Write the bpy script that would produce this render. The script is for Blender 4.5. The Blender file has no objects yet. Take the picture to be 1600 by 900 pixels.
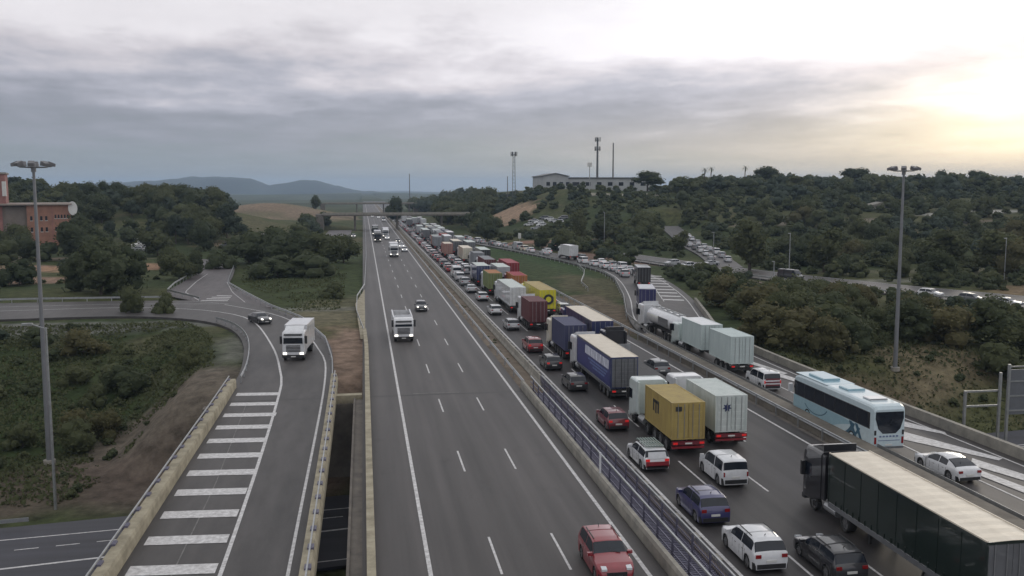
import bpy, bmesh, math, random
import numpy as np
from mathutils import Vector, Matrix
PI = math.pi
R = math.radians
SC = bpy.context.scene
COL = SC.collection
rnd = random.Random(7)

# ---------------------------------------------------------------- camera
FPX, CAMH = 1440.0, 19.0
PITCH, YAW = math.atan(154 / 1440), math.atan(233 / 1448.2)
cam = bpy.data.cameras.new('camera')
cam.sensor_width = 36; cam.lens = 36 * FPX / 1600; cam.clip_start = .5; cam.clip_end = 30000
co = bpy.data.objects.new('camera', cam); COL.objects.link(co)
co.location = (0, 0, CAMH); co.rotation_euler = (PI / 2 - PITCH, 0, -YAW)
SC.camera = co
SC.render.resolution_x = 1024; SC.render.resolution_y = 576
SC.view_settings.view_transform = 'Standard'; SC.view_settings.look = 'None'
SC.view_settings.exposure = 0; SC.view_settings.gamma = 1
SC.cycles.volume_bounces = 0; SC.cycles.max_bounces = 6; SC.cycles.diffuse_bounces = 3
SC.cycles.transparent_max_bounces = 8

# ---------------------------------------------------------------- sky and sun
SUN_EL, SUN_AZ = R(8), R(40)          # azimuth clockwise from +Y (the road direction)
def build_world():
    w = bpy.data.worlds.new('World'); SC.world = w; w.use_nodes = True
    nt = w.node_tree; N = nt.nodes; L = nt.links; N.clear()
    def nd(t, **k):
        n = N.new(t)
        for a, b in k.items(): setattr(n, a, b)
        return n
    def M(op, a, b=None, c=None):
        n = nd('ShaderNodeMath', operation=op)
        for i, v in enumerate((a, b, c)):
            if v is None: continue
            if isinstance(v, (int, float)): n.inputs[i].default_value = v
            else: L.new(v, n.inputs[i])
        return n.outputs[0]
    tc = nd('ShaderNodeTexCoord'); sep = nd('ShaderNodeSeparateXYZ')
    L.new(tc.outputs['Generated'], sep.inputs[0])
    x, y, z = sep.outputs
    el = M('ARCSINE', z); az = M('ARCTAN2', x, y)
    # cloud sheet coordinates: project the direction to a plane overhead
    d = M('ADD', M('MAXIMUM', z, 0.0), 0.09)
    cx, cy = M('DIVIDE', x, d), M('DIVIDE', y, d)
    cb = nd('ShaderNodeCombineXYZ'); L.new(cx, cb.inputs[0]); L.new(cy, cb.inputs[1])
    def noise(scale, detail, off, rough=.5, sx=1, sy=1):
        mp = nd('ShaderNodeMapping'); L.new(cb.outputs[0], mp.inputs[0])
        mp.inputs['Location'].default_value = off; mp.inputs['Scale'].default_value = (sx, sy, 1)
        mp.inputs['Rotation'].default_value = (0, 0, R(-14))
        n = nd('ShaderNodeTexNoise'); n.inputs['Scale'].default_value = scale
        n.inputs['Detail'].default_value = detail; n.inputs['Roughness'].default_value = rough
        L.new(mp.outputs[0], n.inputs['Vector']); return n.outputs[0]
    n1 = noise(.42, 4, (3.1, 1.7, 0), .5)
    n2 = noise(.95, 6, (8.3, 4.2, 0), .52, .95, .8)
    n3 = noise(2.4, 7, (1.2, 9.1, 0), .62, 1.0, .7)
    warp = M('ADD', M('MULTIPLY', M('SUBTRACT', n1, .5), .10), M('MULTIPLY', M('SUBTRACT', n2, .5), .12))
    warp = M('ADD', warp, M('MULTIPLY', M('SUBTRACT', n3, .5), .075))
    # the cloud bank thins out to the right, so its upper edge sits lower there
    azl = M('SUBTRACT', az, R(9))
    e2 = M('ADD', M('MULTIPLY', warp, M('MINIMUM', M('MULTIPLY', M('MAXIMUM', el, 0), 14.0), 1.0)), el)
    e2 = M('ADD', e2, M('MULTIPLY', M('MAXIMUM', M('MINIMUM', azl, .6), -.6), .035))
    rp = nd('ShaderNodeValToRGB'); L.new(M('MULTIPLY', e2, 2.5), rp.inputs[0])
    cr = rp.color_ramp
    stops = [(0, (.36, .39, .41)), (.06, (.34, .375, .41)), (.12, (.355, .37, .43)), (.19, (.40, .41, .48)),
             (.25, (.54, .54, .62)), (.31, (.76, .72, .77)), (.38, (.97, .93, .97)), (.70, (.93, .91, .93)), (1, (.86, .86, .88))]
    cr.elements[0].position = 0; cr.elements[0].color = stops[0][1] + (1,)
    cr.elements[1].position = 1; cr.elements[1].color = stops[-1][1] + (1,)
    for p, c in stops[1:-1]:
        e = cr.elements.new(p); e.color = c + (1,)
    # brightness variation along azimuth (darker bank to the left) and streaks
    br = M('ADD', 1.0, M('MULTIPLY', M('MAXIMUM', M('MINIMUM', azl, .5), -.5), .22))
    br = M('MULTIPLY', br, M('ADD', .70, M('ADD', M('MULTIPLY', n2, .30), M('MULTIPLY', n3, .30))))
    mul = nd('ShaderNodeVectorMath', operation='SCALE'); L.new(rp.outputs[0], mul.inputs[0]); L.new(br, mul.inputs['Scale'])
    # glow of the veiled sun
    def glow(sa, se, a0, e0, col, prev):
        da = M('DIVIDE', M('SUBTRACT', az, a0), sa); de = M('DIVIDE', M('SUBTRACT', el, e0), se)
        g = M('EXPONENT', M('MULTIPLY', M('ADD', M('MULTIPLY', da, da), M('MULTIPLY', de, de)), -1.0))
        g = M('MULTIPLY', g, M('ADD', .45, M('ADD', M('MULTIPLY', n2, .7), M('MULTIPLY', n3, .4))))
        v = nd('ShaderNodeVectorMath', operation='SCALE'); v.inputs[0].default_value = col; L.new(g, v.inputs['Scale'])
        a = nd('ShaderNodeVectorMath', operation='ADD'); L.new(prev, a.inputs[0]); L.new(v.outputs[0], a.inputs[1])
        return a.outputs[0]
    c = glow(R(10.5), R(2.5), R(42), R(3.8), (1.1, .92, .50), mul.outputs[0])
    c = glow(R(22), R(2.2), R(32), R(1.6), (.36, .28, .11), c)
    c = glow(R(12), R(2.6), R(24), R(9.5), (.22, .22, .23), c)
    b1 = nd('ShaderNodeBackground'); L.new(c, b1.inputs[0]); b1.inputs[1].default_value = 1.0
    sky = nd('ShaderNodeTexSky', sky_type='NISHITA', sun_disc=False)
    sky.sun_elevation = SUN_EL; sky.sun_rotation = SUN_AZ
    b2 = nd('ShaderNodeBackground'); L.new(sky.outputs[0], b2.inputs[0]); b2.inputs[1].default_value = .1
    mx = nd('ShaderNodeMixShader'); mx.inputs[0].default_value = .95
    L.new(b2.outputs[0], mx.inputs[1]); L.new(b1.outputs[0], mx.inputs[2])
    out = nd('ShaderNodeOutputWorld'); L.new(mx.outputs[0], out.inputs[0])
build_world()
sl = bpy.data.lights.new('sun', 'SUN'); sl.energy = .55; sl.angle = R(14); sl.color = (1, .9, .74)
so = bpy.data.objects.new('sun', sl); COL.objects.link(so)
sd = Vector((math.sin(SUN_AZ) * math.cos(SUN_EL), math.cos(SUN_AZ) * math.cos(SUN_EL), math.sin(SUN_EL)))
so.rotation_euler = sd.to_track_quat('Z', 'Y').to_euler()

# ---------------------------------------------------------------- materials
_m = {}
def mat(name, col, rough=.7, metal=0, spec=.5, noise=0, nscale=3, col2=None, bump=0, emit=0, coat=0, objrand=0, coords='Object', stretch=None):
    if name in _m: return _m[name]
    m = bpy.data.materials.new(name); m.use_nodes = True; nt = m.node_tree; N = nt.nodes; L = nt.links
    b = N['Principled BSDF']
    b.inputs['Base Color'].default_value = tuple(col) + (1,)
    b.inputs['Roughness'].default_value = rough; b.inputs['Metallic'].default_value = metal
    b.inputs['Specular IOR Level'].default_value = spec; b.inputs['Coat Weight'].default_value = coat
    if emit:
        b.inputs['Emission Color'].default_value = tuple(col) + (1,); b.inputs['Emission Strength'].default_value = emit
    if noise or col2 or bump:
        tc = N.new('ShaderNodeTexCoord'); t = N.new('ShaderNodeTexNoise')
        t.inputs['Scale'].default_value = nscale; t.inputs['Detail'].default_value = 6; t.inputs['Roughness'].default_value = .65
        if stretch:
            mp = N.new('ShaderNodeMapping'); mp.inputs['Scale'].default_value = stretch; L.new(tc.outputs[coords], mp.inputs[0]); L.new(mp.outputs[0], t.inputs['Vector'])
        else: L.new(tc.outputs[coords], t.inputs['Vector'])
        c2 = col2 or tuple(min(1, v * (1 + noise)) for v in col)
        c1 = col if col2 else tuple(v * (1 - noise) for v in col)
        r = N.new('ShaderNodeValToRGB'); r.color_ramp.elements[0].position = .34; r.color_ramp.elements[1].position = .66
        r.color_ramp.elements[0].color = tuple(c1) + (1,); r.color_ramp.elements[1].color = tuple(c2) + (1,)
        L.new(t.outputs[0], r.inputs[0]); L.new(r.outputs[0], b.inputs['Base Color'])
        if bump:
            bp = N.new('ShaderNodeBump'); bp.inputs['Strength'].default_value = bump; bp.inputs['Distance'].default_value = .05
            L.new(t.outputs[0], bp.inputs['Height']); L.new(bp.outputs[0], b.inputs['Normal'])
    _m[name] = m
    return m

def asphalt_mat(name, base, streak=True, along=(1, .03), patch=.16, lanes=None):
    """asphalt: fine aggregate, tyre-worn bands along the lane, patched and stained areas"""
    m = bpy.data.materials.new(name); m.use_nodes = True; nt = m.node_tree; N = nt.nodes; L = nt.links
    b = N['Principled BSDF']; b.inputs['Roughness'].default_value = .58; b.inputs['Specular IOR Level'].default_value = .45
    tc = N.new('ShaderNodeTexCoord')
    def noise(sc, scale, det):
        mp = N.new('ShaderNodeMapping'); mp.inputs['Scale'].default_value = sc; L.new(tc.outputs['Object'], mp.inputs[0])
        t = N.new('ShaderNodeTexNoise'); t.inputs['Scale'].default_value = scale; t.inputs['Detail'].default_value = det
        t.inputs['Roughness'].default_value = .6
        L.new(mp.outputs[0], t.inputs['Vector']); return t.outputs[0]
    def MM(op, a, b_):
        n = N.new('ShaderNodeMath'); n.operation = op
        for i, v in enumerate((a, b_)):
            if isinstance(v, (int, float)): n.inputs[i].default_value = v
            else: L.new(v, n.inputs[i])
        return n.outputs[0]
    a = noise((along[0], along[1], 1), .9, 4)       # long streaks
    p = noise((1, .35, 1), .11, 5)                  # large patches
    g = noise((1, 1, 1), 9, 5)                      # aggregate
    v = MM('ADD', MM('MULTIPLY', MM('SUBTRACT', a, .5), 1.5 if streak else .4), MM('MULTIPLY', MM('SUBTRACT', p, .5), patch * 5))
    v = MM('ADD', v, MM('MULTIPLY', MM('SUBTRACT', g, .5), .5)); v = MM('ADD', v, 1.0)
    if lanes is not None:                       # wheel tracks: darker polished bands, two per 3.5 m lane
        sx = N.new('ShaderNodeSeparateXYZ'); L.new(tc.outputs['Object'], sx.inputs[0])
        w = MM('COSINE', MM('MULTIPLY', MM('SUBTRACT', sx.outputs[0], lanes), 2 * PI / 1.75), 0)
        v = MM('ADD', v, MM('MULTIPLY', w, .12))
    st = MM('MULTIPLY', MM('MAXIMUM', MM('SUBTRACT', noise((1, .5, 1), .45, 6), .60), 0), -2.2)   # stains and sealed patches
    v = MM('ADD', v, st); v = MM('MAXIMUM', v, .4)
    sc = N.new('ShaderNodeVectorMath'); sc.operation = 'SCALE'; sc.inputs[0].default_value = base; L.new(v, sc.inputs['Scale'])
    L.new(sc.outputs[0], b.inputs['Base Color'])
    bp = N.new('ShaderNodeBump'); bp.inputs['Strength'].default_value = .25; bp.inputs['Distance'].default_value = .02
    L.new(noise((1, 1, 1), 30, 3), bp.inputs['Height']); L.new(bp.outputs[0], b.inputs['Normal'])
    return m

ASPH = asphalt_mat('motorway asphalt', (.056, .050, .049), lanes=3.0)
ASPH_D = asphalt_mat('damp dark asphalt', (.040, .036, .037), lanes=18.15)
ASPH_R = asphalt_mat('ramp asphalt', (.053, .048, .047), along=(1, .2))
ASPH_P = asphalt_mat('hatched gore asphalt', (.075, .064, .066), along=(1, .2))
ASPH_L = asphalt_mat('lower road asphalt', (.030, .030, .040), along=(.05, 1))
PAINT = mat('worn white road paint', (.36, .35, .35), .6, col2=(.66, .65, .65), nscale=3.2)
CONC = mat('weathered concrete', (.19, .18, .16), .85, col2=(.31, .29, .25), nscale=.9, bump=.3)
CONC_Y = mat('yellowed parapet concrete', (.21, .185, .13), .85, col2=(.38, .34, .25), nscale=.9, bump=.3)
CONC_D = mat('dirty dark concrete', (.10, .09, .08), .9, col2=(.17, .15, .13), nscale=.8, bump=.3)
BROWNC = mat('brown stained concrete', (.12, .105, .088), .9, col2=(.20, .18, .15), nscale=.7, bump=.3)
DIRT = mat('brown verge soil', (.10, .078, .058), .95, col2=(.20, .16, .12), nscale=.5, bump=.5)
GALV = mat('galvanised steel', (.36, .37, .38), .45, .7, noise=.15, nscale=2)
STEEL_D = mat('dark painted steel', (.14, .135, .19), .5, .4, noise=.2, nscale=2)
MASTM = mat('mast steel', (.22, .225, .24), .5, .5, noise=.1, nscale=.6)
RUBBER = mat('tyre rubber', (.02, .02, .02), .8, noise=.2)
RIM = mat('wheel rim', (.28, .28, .29), .35, .7, noise=.1)
GLASS = mat('tinted glass', (.010, .014, .022), .10, 0, .45, noise=.15)
PLAST = mat('black plastic', (.02, .02, .022), .5, noise=.15)
CHASS = mat('chassis steel', (.03, .03, .032), .6, .2, noise=.3)
HEADL = mat('headlamp lit', (1, .95, .85), .2, emit=2)
HEADOFF = mat('headlamp lens', (.6, .62, .65), .15, noise=.05)
TAILL = mat('tail lamp lit', (.55, .02, .02), .25, emit=.35)
TAILOFF = mat('tail lamp lens', (.22, .01, .012), .2, noise=.1)
PLATE = mat('number plate', (.6, .6, .58), .4, noise=.04)
def paint(name, c, rough=.32):
    return mat('paint ' + name, c, rough, 0, .5, noise=.10, nscale=1.7, coat=.9)
P = dict(white=paint('white', (.60, .61, .63)), silver=paint('silver', (.36, .37, .39)), grey=paint('grey', (.13, .135, .145)),
         black=paint('black', (.022, .022, .026)), red=paint('red', (.23, .020, .030)), darkred=paint('dark red', (.15, .02, .03)),
         blue=paint('blue', (.035, .035, .12)), dkblue=paint('dark blue', (.03, .04, .11)), mint=paint('pale mint white', (.52, .59, .58)),
         green=paint('dark green', (.012, .021, .018)), yellow=paint('yellow', (.62, .56, .03)), beige=paint('beige', (.42, .38, .30)),
         orange=paint('orange', (.5, .16, .04)), cream=paint('cream', (.6, .56, .46)))

# ---------------------------------------------------------------- mesh helpers
class MB:
    def __init__(s): s.v = []; s.f = []; s.m = []; s.k = 0
    def add(s, vs, fs, T=None):
        o = len(s.v)
        s.v += [tuple(T @ Vector(p)) for p in vs] if T is not None else [tuple(p) for p in vs]
        for f in fs: s.f.append(tuple(i + o for i in f)); s.m.append(s.k)
        return s
    def box(s, x0, x1, y0, y1, z0, z1, T=None):
        return s.add([(x0, y0, z0), (x1, y0, z0), (x1, y1, z0), (x0, y1, z0), (x0, y0, z1), (x1, y0, z1), (x1, y1, z1), (x0, y1, z1)],
                     [(3, 2, 1, 0), (4, 5, 6, 7), (0, 1, 5, 4), (1, 2, 6, 5), (2, 3, 7, 6), (3, 0, 4, 7)], T)
    def bar(s, a, b, r=.05, n=6, r2=None):
        a = Vector(a); b = Vector(b); d = (b - a)
        q = d.to_track_quat('Z', 'Y'); r2 = r if r2 is None else r2; vs = []
        for p, rr in ((a, r), (b, r2)):
            for i in range(n):
                t = 2 * PI * (i + .5) / n; vs.append(p + q @ Vector((rr * math.cos(t), rr * math.sin(t), 0)))
        fs = [(i, (i + 1) % n, n + (i + 1) % n, n + i) for i in range(n)] + [tuple(range(n - 1, -1, -1)), tuple(range(n, 2 * n))]
        return s.add(vs, fs)
    def prism(s, poly, y0, y1):      # poly in xz, extruded along y
        n = len(poly)
        return s.add([(x, y0, z) for x, z in poly] + [(x, y1, z) for x, z in poly],
                     [tuple(range(n)), tuple(range(2 * n - 1, n - 1, -1))] + [(i, n + i, n + (i + 1) % n, (i + 1) % n) for i in range(n)])
    def prismx(s, poly, x0, x1):     # poly in yz, extruded along x
        n = len(poly)
        return s.add([(x0, y, z) for y, z in poly] + [(x1, y, z) for y, z in poly],
                     [tuple(range(n - 1, -1, -1)), tuple(range(n, 2 * n))] + [(i, (i + 1) % n, n + (i + 1) % n, n + i) for i in range(n)])
    def loft(s, secs, cap=True):
        n = len(secs[0]); vs = [p for q in secs for p in q]; fs = []
        for i in range(len(secs) - 1):
            for j in range(n): fs.append((i * n + j, i * n + (j + 1) % n, (i + 1) * n + (j + 1) % n, (i + 1) * n + j))
        if cap: fs += [tuple(range(n - 1, -1, -1)), tuple(range((len(secs) - 1) * n, len(secs) * n))]
        return s.add(vs, fs)
    def build(s, name, mats, parent=None, smooth=False, loc=None):
        me = bpy.data.meshes.new(name); me.from_pydata(s.v, [], s.f)
        for m in (mats if isinstance(mats, (list, tuple)) else [mats]): me.materials.append(m)
        if isinstance(mats, (list, tuple)) and len(mats) > 1: me.polygons.foreach_set('material_index', s.m)
        if smooth: me.polygons.foreach_set('use_smooth', [True] * len(s.f))
        me.update()
        o = bpy.data.objects.new(name, me); COL.objects.link(o)
        if parent: o.parent = parent
        if loc: o.location = loc
        return o
def empty(name, loc=(0, 0, 0), rz=0):
    o = bpy.data.objects.new(name, None); COL.objects.link(o); o.location = loc; o.rotation_euler = (0, 0, rz); o.empty_display_size = .3
    return o
def tag(o, label=None, cat=None, group=None, kind=None):
    if label: o['label'] = label
    if cat: o['category'] = cat
    if group: o['group'] = group
    if kind: o['kind'] = kind
    return o
def share(src, name, parent, loc=None, rz=0):
    c = bpy.data.objects.new(name, src.data if hasattr(src, 'data') else src); COL.objects.link(c); c.parent = parent
    if loc: c.location = loc
    c.rotation_euler = (0, 0, rz); return c
KIDS = {}
def copy_tree(o, parent=None, recol=None):
    c = o.copy(); COL.objects.link(c)
    if parent: c.parent = parent
    if recol and c.type == 'MESH':
        for k, (nm, m) in enumerate(recol):
            for sl_ in range(len(c.data.materials)):
                if c.data.materials[sl_] is nm:
                    key = (c.data.name, m.name)
                    if key not in KIDS:
                        d = c.data.copy(); d.materials[sl_] = m; KIDS[key] = d
                    c.data = KIDS[key]; break
    for ch in CH.get(o.name, ()): copy_tree(ch, c, recol)
    return c
CH = {}
def index_children():
    CH.clear()
    for o in bpy.data.objects:
        if o.parent: CH.setdefault(o.parent.name, []).append(o)
def rbox(x, z0, z1, r, y):            # rounded rectangle section at y (10 points)
    c = .35 * r
    return [(-x + r, y, z0), (x - r, y, z0), (x - c, y, z0 + c), (x, y, z0 + r), (x, y, z1 - r), (x - c, y, z1 - c), (x - r, y, z1),
            (-x + r, y, z1), (-x + c, y, z1 - c), (-x, y, z1 - r), (-x, y, z0 + r), (-x + c, y, z0 + c)]
def sstep(t): t = np.clip(t, 0, 1); return t * t * (3 - 2 * t)

# ---------------------------------------------------------------- road layout
def smooth(pts, n=6):
    out = []
    P_ = [pts[0]] + list(pts) + [pts[-1]]
    for i in range(1, len(P_) - 2):
        p0, p1, p2, p3 = [np.array(q, float) for q in P_[i - 1:i + 3]]
        for k in range(n):
            t = k / n
            out.append(tuple(.5 * ((2 * p1) + (-p0 + p2) * t + (2 * p0 - 5 * p1 + 4 * p2 - p3) * t * t + (-p0 + 3 * p1 - 3 * p2 + p3) * t ** 3)))
    out.append(tuple(pts[-1])); return out
def resample(pts, n):
    p = np.array(pts, float); d = np.r_[0, np.cumsum(np.linalg.norm(np.diff(p[:, :2], axis=0), axis=1))]
    t = np.linspace(0, d[-1], n); return [tuple(np.interp(t, d, p[:, k]) for k in range(p.shape[1])) for t in t]
def offset(pts, d):
    out = []
    for i, p in enumerate(pts):
        a = pts[max(0, i - 1)]; b = pts[min(len(pts) - 1, i + 1)]
        tx, ty = b[0] - a[0], b[1] - a[1]; l = math.hypot(tx, ty) or 1
        out.append((p[0] + ty / l * d, p[1] - tx / l * d) + tuple(p[2:]))
    return out
LIFT = {}
def strip(name, A, B, m, z=0., thick=0.0, kind='structure', parent=None):
    """surface between two equally sampled edges A (left) and B (right); may carry z as third value"""
    mb = MB(); n = len(A)
    za = lambda p: (p[2] if len(p) > 2 else 0) + z
    vs = [(p[0], p[1], za(p)) for p in A] + [(p[0], p[1], za(p)) for p in B]
    fs = [(i, n + i, n + i + 1, i + 1) for i in range(n - 1)]
    if thick:
        o = 2 * n; vs += [(v[0], v[1], v[2] - thick) for v in vs[:2 * n]]
        fs += [(o + i + 1, o + n + i + 1, o + n + i, o + i) for i in range(n - 1)]
        fs += [(o + i, i, i + 1, o + i + 1) for i in range(n - 1)] + [(n + i, o + n + i, o + n + i + 1, n + i + 1) for i in range(n - 1)]
        fs += [(0, o, o + n, n), (n - 1, 2 * n - 1, o + 2 * n - 1, o + n - 1)]
    mb.add(vs, fs); o = mb.build(name, m, parent)
    if kind: o['kind'] = kind
    return o
def straight(x, y0, y1, n=2): return [(x, y0 + (y1 - y0) * i / (n - 1)) for i in range(n)]
def rseg(A, B, n): return resample(A, n), resample(B, n)

BR0, BR1 = 30, 84      # span of the bridges over the lower road
# left slip road edges (inner = left in picture)
H_in = smooth([(-12.8, -40), (-12.8, 20), (-12.8, 60), (-12.8, 84), (-13.2, 101), (-15.6, 120), (-20, 133.5), (-27, 141.5), (-38, 145.5), (-57, 144), (-90, 140), (-150, 132)])
H_out = smooth([(-3.2, -40), (-3.2, 20), (-3.2, 60), (-3.2, 84), (-3.5, 101), (-4.8, 118), (-9.0, 137), (-16, 153), (-26, 163.5), (-57, 165.5), (-90, 161), (-150, 153)])
J_l = smooth([(-27.5, 162), (-35.6, 175), (-37, 198), (-37.5, 215), (-40, 240), (-44, 262)])
J_r = smooth([(-14.5, 152), (-20.5, 172), (-26.5, 190), (-28.8, 211), (-32, 238), (-37, 262)])
E_l = smooth([(36.2, -60), (36.2, 20), (35.9, 60), (35.4, 90), (35.6, 112), (38.6, 131), (45, 155), (51.5, 184), (54.4, 206), (53.4, 228), (50, 258), (44, 295), (37.5, 330), (34.5, 365)])
E_r = smooth([(46.6, -60), (46.6, 20), (45.8, 60), (45, 90), (46, 112), (51, 132), (57, 155), (62.5, 184), (64.0, 206), (62.5, 230), (58, 262), (51.5, 298), (44, 335), (40, 368)])
F_l = smooth([(170, 40), (140, 80), (118, 112), (99.5, 145), (88, 172), (80, 200), (72, 235), (68, 262)])
F_r = smooth([(182, 50), (153, 92), (131, 124), (113, 155), (101, 182), (92, 208), (84, 240), (78, 268)])
G_c = smooth([(88, 214, 0), (98, 250, .3), (106, 288, 1.0), (114, 325, 3.0), (119, 350, 4.6)])
G_l, G_r = offset(G_c, -3.8), offset(G_c, 3.8)
K_l, K_r = straight(-16, 300, 440, 8), straight(-5.5, 300, 440, 8)
LOWC = lambda x: 72.5 + .14 * x
LZ = -7.0

# centre-line samples (x, y, half width, z) that the terrain follows
def carve(A, B, n=60):
    A, B = rseg(A, B, n)
    return [((a[0] + b[0]) / 2, (a[1] + b[1]) / 2, math.hypot(a[0] - b[0], a[1] - b[1]) / 2, (a[2] if len(a) > 2 else 0)) for a, b in zip(A, B)]
CARVE = [carve(H_in, H_out), carve(J_l, J_r), carve(E_l, E_r, 90), carve(F_l, F_r), carve(G_l, G_r), carve(K_l, K_r, 20)]

_rs = np.random.RandomState(11)
_g = _rs.rand(64, 64)
def vnoise(x, y, s):
    x = np.asarray(x, float) / s; y = np.asarray(y, float) / s
    xi = np.floor(x).astype(int); yi = np.floor(y).astype(int); fx = sstep(x - xi); fy = sstep(y - yi)
    g = lambda a, b: _g[a % 64, b % 64]
    return (g(xi, yi) * (1 - fx) + g(xi + 1, yi) * fx) * (1 - fy) + (g(xi, yi + 1) * (1 - fx) + g(xi + 1, yi + 1) * fx) * fy
def base_h(x, y):
    n = (vnoise(x, y, 60) - .5) * 3 + (vnoise(x + 99, y, 22) - .5) * 1.4 + (vnoise(x, y + 55, 8) - .5) * .5
    h = n * .55
    # bowl inside the left loop and the low ground of the crossing road
    low = -7 + 6.3 * sstep((y - 92) / 50); low = np.where(y < 40, -7 + 3 * sstep((20 - y) / 60), low)
    wl = sstep((60 - x) / 10) * sstep((158 - y) / 12)
    wr = sstep((x - 10) / 20)
    lowr = -6 + 5.2 * sstep((y - 70) / 45)
    h = np.where(x < 20, h * .4 + low * sstep((165 - y) / 14), h * .5 + lowr * sstep((150 - y) / 30))
    # left wooded hill
    h = h + 16 * np.exp(-(((x + 165) / 95) ** 2 + ((y - 430) / 95) ** 2)) + 6.5 * np.exp(-(((x + 70) / 32) ** 2 + ((y - 400) / 70) ** 2))
    h = h + 10 * np.exp(-(((x + 62) / 42) ** 2 + ((y - 640) / 80) ** 2))
    # right hillside
    g = sstep((x - 52) / 60)
    h = h + g * 18.0 * sstep((y + .28 * x - 262) / 250) * (1 - .35 * sstep((y - 620) / 500))
    h = h + sstep((x - 46) / 10) * 9 * np.exp(-(((x - 80) / 30) ** 2 + ((y - 455) / 34) ** 2)) * .55
    far = sstep((np.hypot(x, y) - 700) / 900)
    h = h * (1 - far) + (-2 + (vnoise(x, y, 400) - .5) * 18) * far
    return h
def ground_h(x, y, soft=True):
    x = np.atleast_1d(np.asarray(x, float)); y = np.atleast_1d(np.asarray(y, float))
    h = base_h(x, y)
    def blend(d, z, w):
        nonlocal h
        t = sstep(d / w); h = (z - .35) * (1 - t) + h * t
    # side roads
    for C in CARVE:
        best = np.full(x.shape, 1e9); zz = np.zeros(x.shape)
        for (a, b, hw, z) in C:
            d = np.hypot(x - a, y - b) - hw - 1.2
            m = d < best; best = np.where(m, d, best); zz = np.where(m, z, zz)
        near = (y > BR1 + 3) | (x > 100) | (x < -60)
        b2 = np.where(near, best, 99)
        blend(np.maximum(b2, 0), zz, 9 if C is not CARVE[4] else 14)
    # motorway platform
    right = 35.5 + sstep((140 - y) / 30) * 2
    d = np.maximum(np.maximum(-1.0 - x, x - right), 0); d = np.where(y > BR1 + 3, d, 99)
    blend(d, 0, 10)
    # crossing road below
    dl = np.abs(y - LOWC(x)) - 9
    blend(np.maximum(dl, 0), LZ, np.where(x < 25, 16, 12))
    u = (x > -16) & (x < 50) & (y < BR1 + 1) & (y > BR0)
    h = np.where(u & (h > LZ - .35), LZ - .35, h)
    back = (y <= BR0) & (x > -16) & (x < 50)
    h = np.where(back, -1.2, h)
    return h
def gh(x, y): return float(ground_h(x, y)[0])

# ---------------------------------------------------------------- terrain
def axis(lo, hi, step, out, n, g=1.22):
    a = list(np.arange(lo, hi + step / 2, step)); s = step
    b = a[-1]
    while b < out[1]: s *= g; b += s; a.append(b)
    s = step; b = a[0]; pre = []
    while b > out[0]: s *= g; b -= s; pre.append(b)
    return np.array(pre[::-1] + a)
SOIL = [  # bare earth and cleared plots: x, y, rx, ry, colour, strength
    (-125, 235, 60, 14, (.26, .17, .13), 1), (-95, 205, 34, 9, (.24, .16, .12), .9), (-60, 236, 16, 12, (.27, .17, .11), 1), (-118, 262, 50, 7, (.30, .24, .19), .8),
    (-50, 600, 42, 70, (.185, .14, .10), 1), (-62, 560, 20, 16, (.13, .12, .07), .8), (-36, 640, 14, 20, (.15, .13, .08), .7), (-60, 470, 18, 14, (.30, .20, .13), .8), (-30, 310, 22, 18, (.17, .12, .08), .7),
    (-2, 108, 5.5, 26, (.20, .145, .11), 1), (-4, 150, 6, 16, (.12, .11, .07), .7), (-10, 140, 9, 8, (.15, .135, .09), .7),
    (-19, 92, 8.5, 16, (.125, .105, .085), .95), (-27, 84, 14, 6, (.11, .085, .07), .8),
    (57, 76, 7, 20, (.14, .10, .075), .7), (50, 66, 6, 14, (.12, .09, .065), .7), (68, 102, 9, 5, (.15, .12, .08), .7),
    (40, 108, 5, 34, (.125, .10, .085), 1), (37, 140, 8, 22, (.12, .095, .07), .9), (46, 176, 8, 22, (.11, .09, .06), .55),
    (78, 170, 7, 14, (.2, .15, .14), .9), (71, 158, 7, 12, (.14, .12, .1), .7),
    (64, 262, 9, 12, (.17, .11, .09), .9), (70, 300, 12, 14, (.26, .15, .12), 1), (75, 236, 7, 9, (.24, .16, .13), .8), (58, 322, 8, 9, (.24, .14, .11), .9),
    (66, 440, 14, 26, (.28, .20, .14), 1), (120, 430, 22, 7, (.30, .28, .24), .8), (170, 320, 40, 5, (.2, .17, .14), .7), (235, 330, 22, 5, (.36, .35, .32), 1),
    (225, 262, 70, 4, (.24, .17, .14), .8), (255, 290, 60, 3.5, (.26, .2, .17), .8), (270, 240, 50, 4, (.24, .16, .13), .7), (280, 310, 60, 3, (.25, .2, .17), .7),
    (160, 200, 60, 5, (.14, .13, .09), .5), (150, 250, 40, 6, (.10, .12, .06), .6), (143, 158, 30, 8, (.22, .15, .10), .6), (118, 180, 24, 4, (.2, .2, .18), .5),
    (-30, 152, 60, 2, (.2, .2, .18), .5), (-15, 116, 3, 14, (.14, .14, .12), .8), (-50, 138, 34, 4, (.17, .17, .155), .9)]
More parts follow.
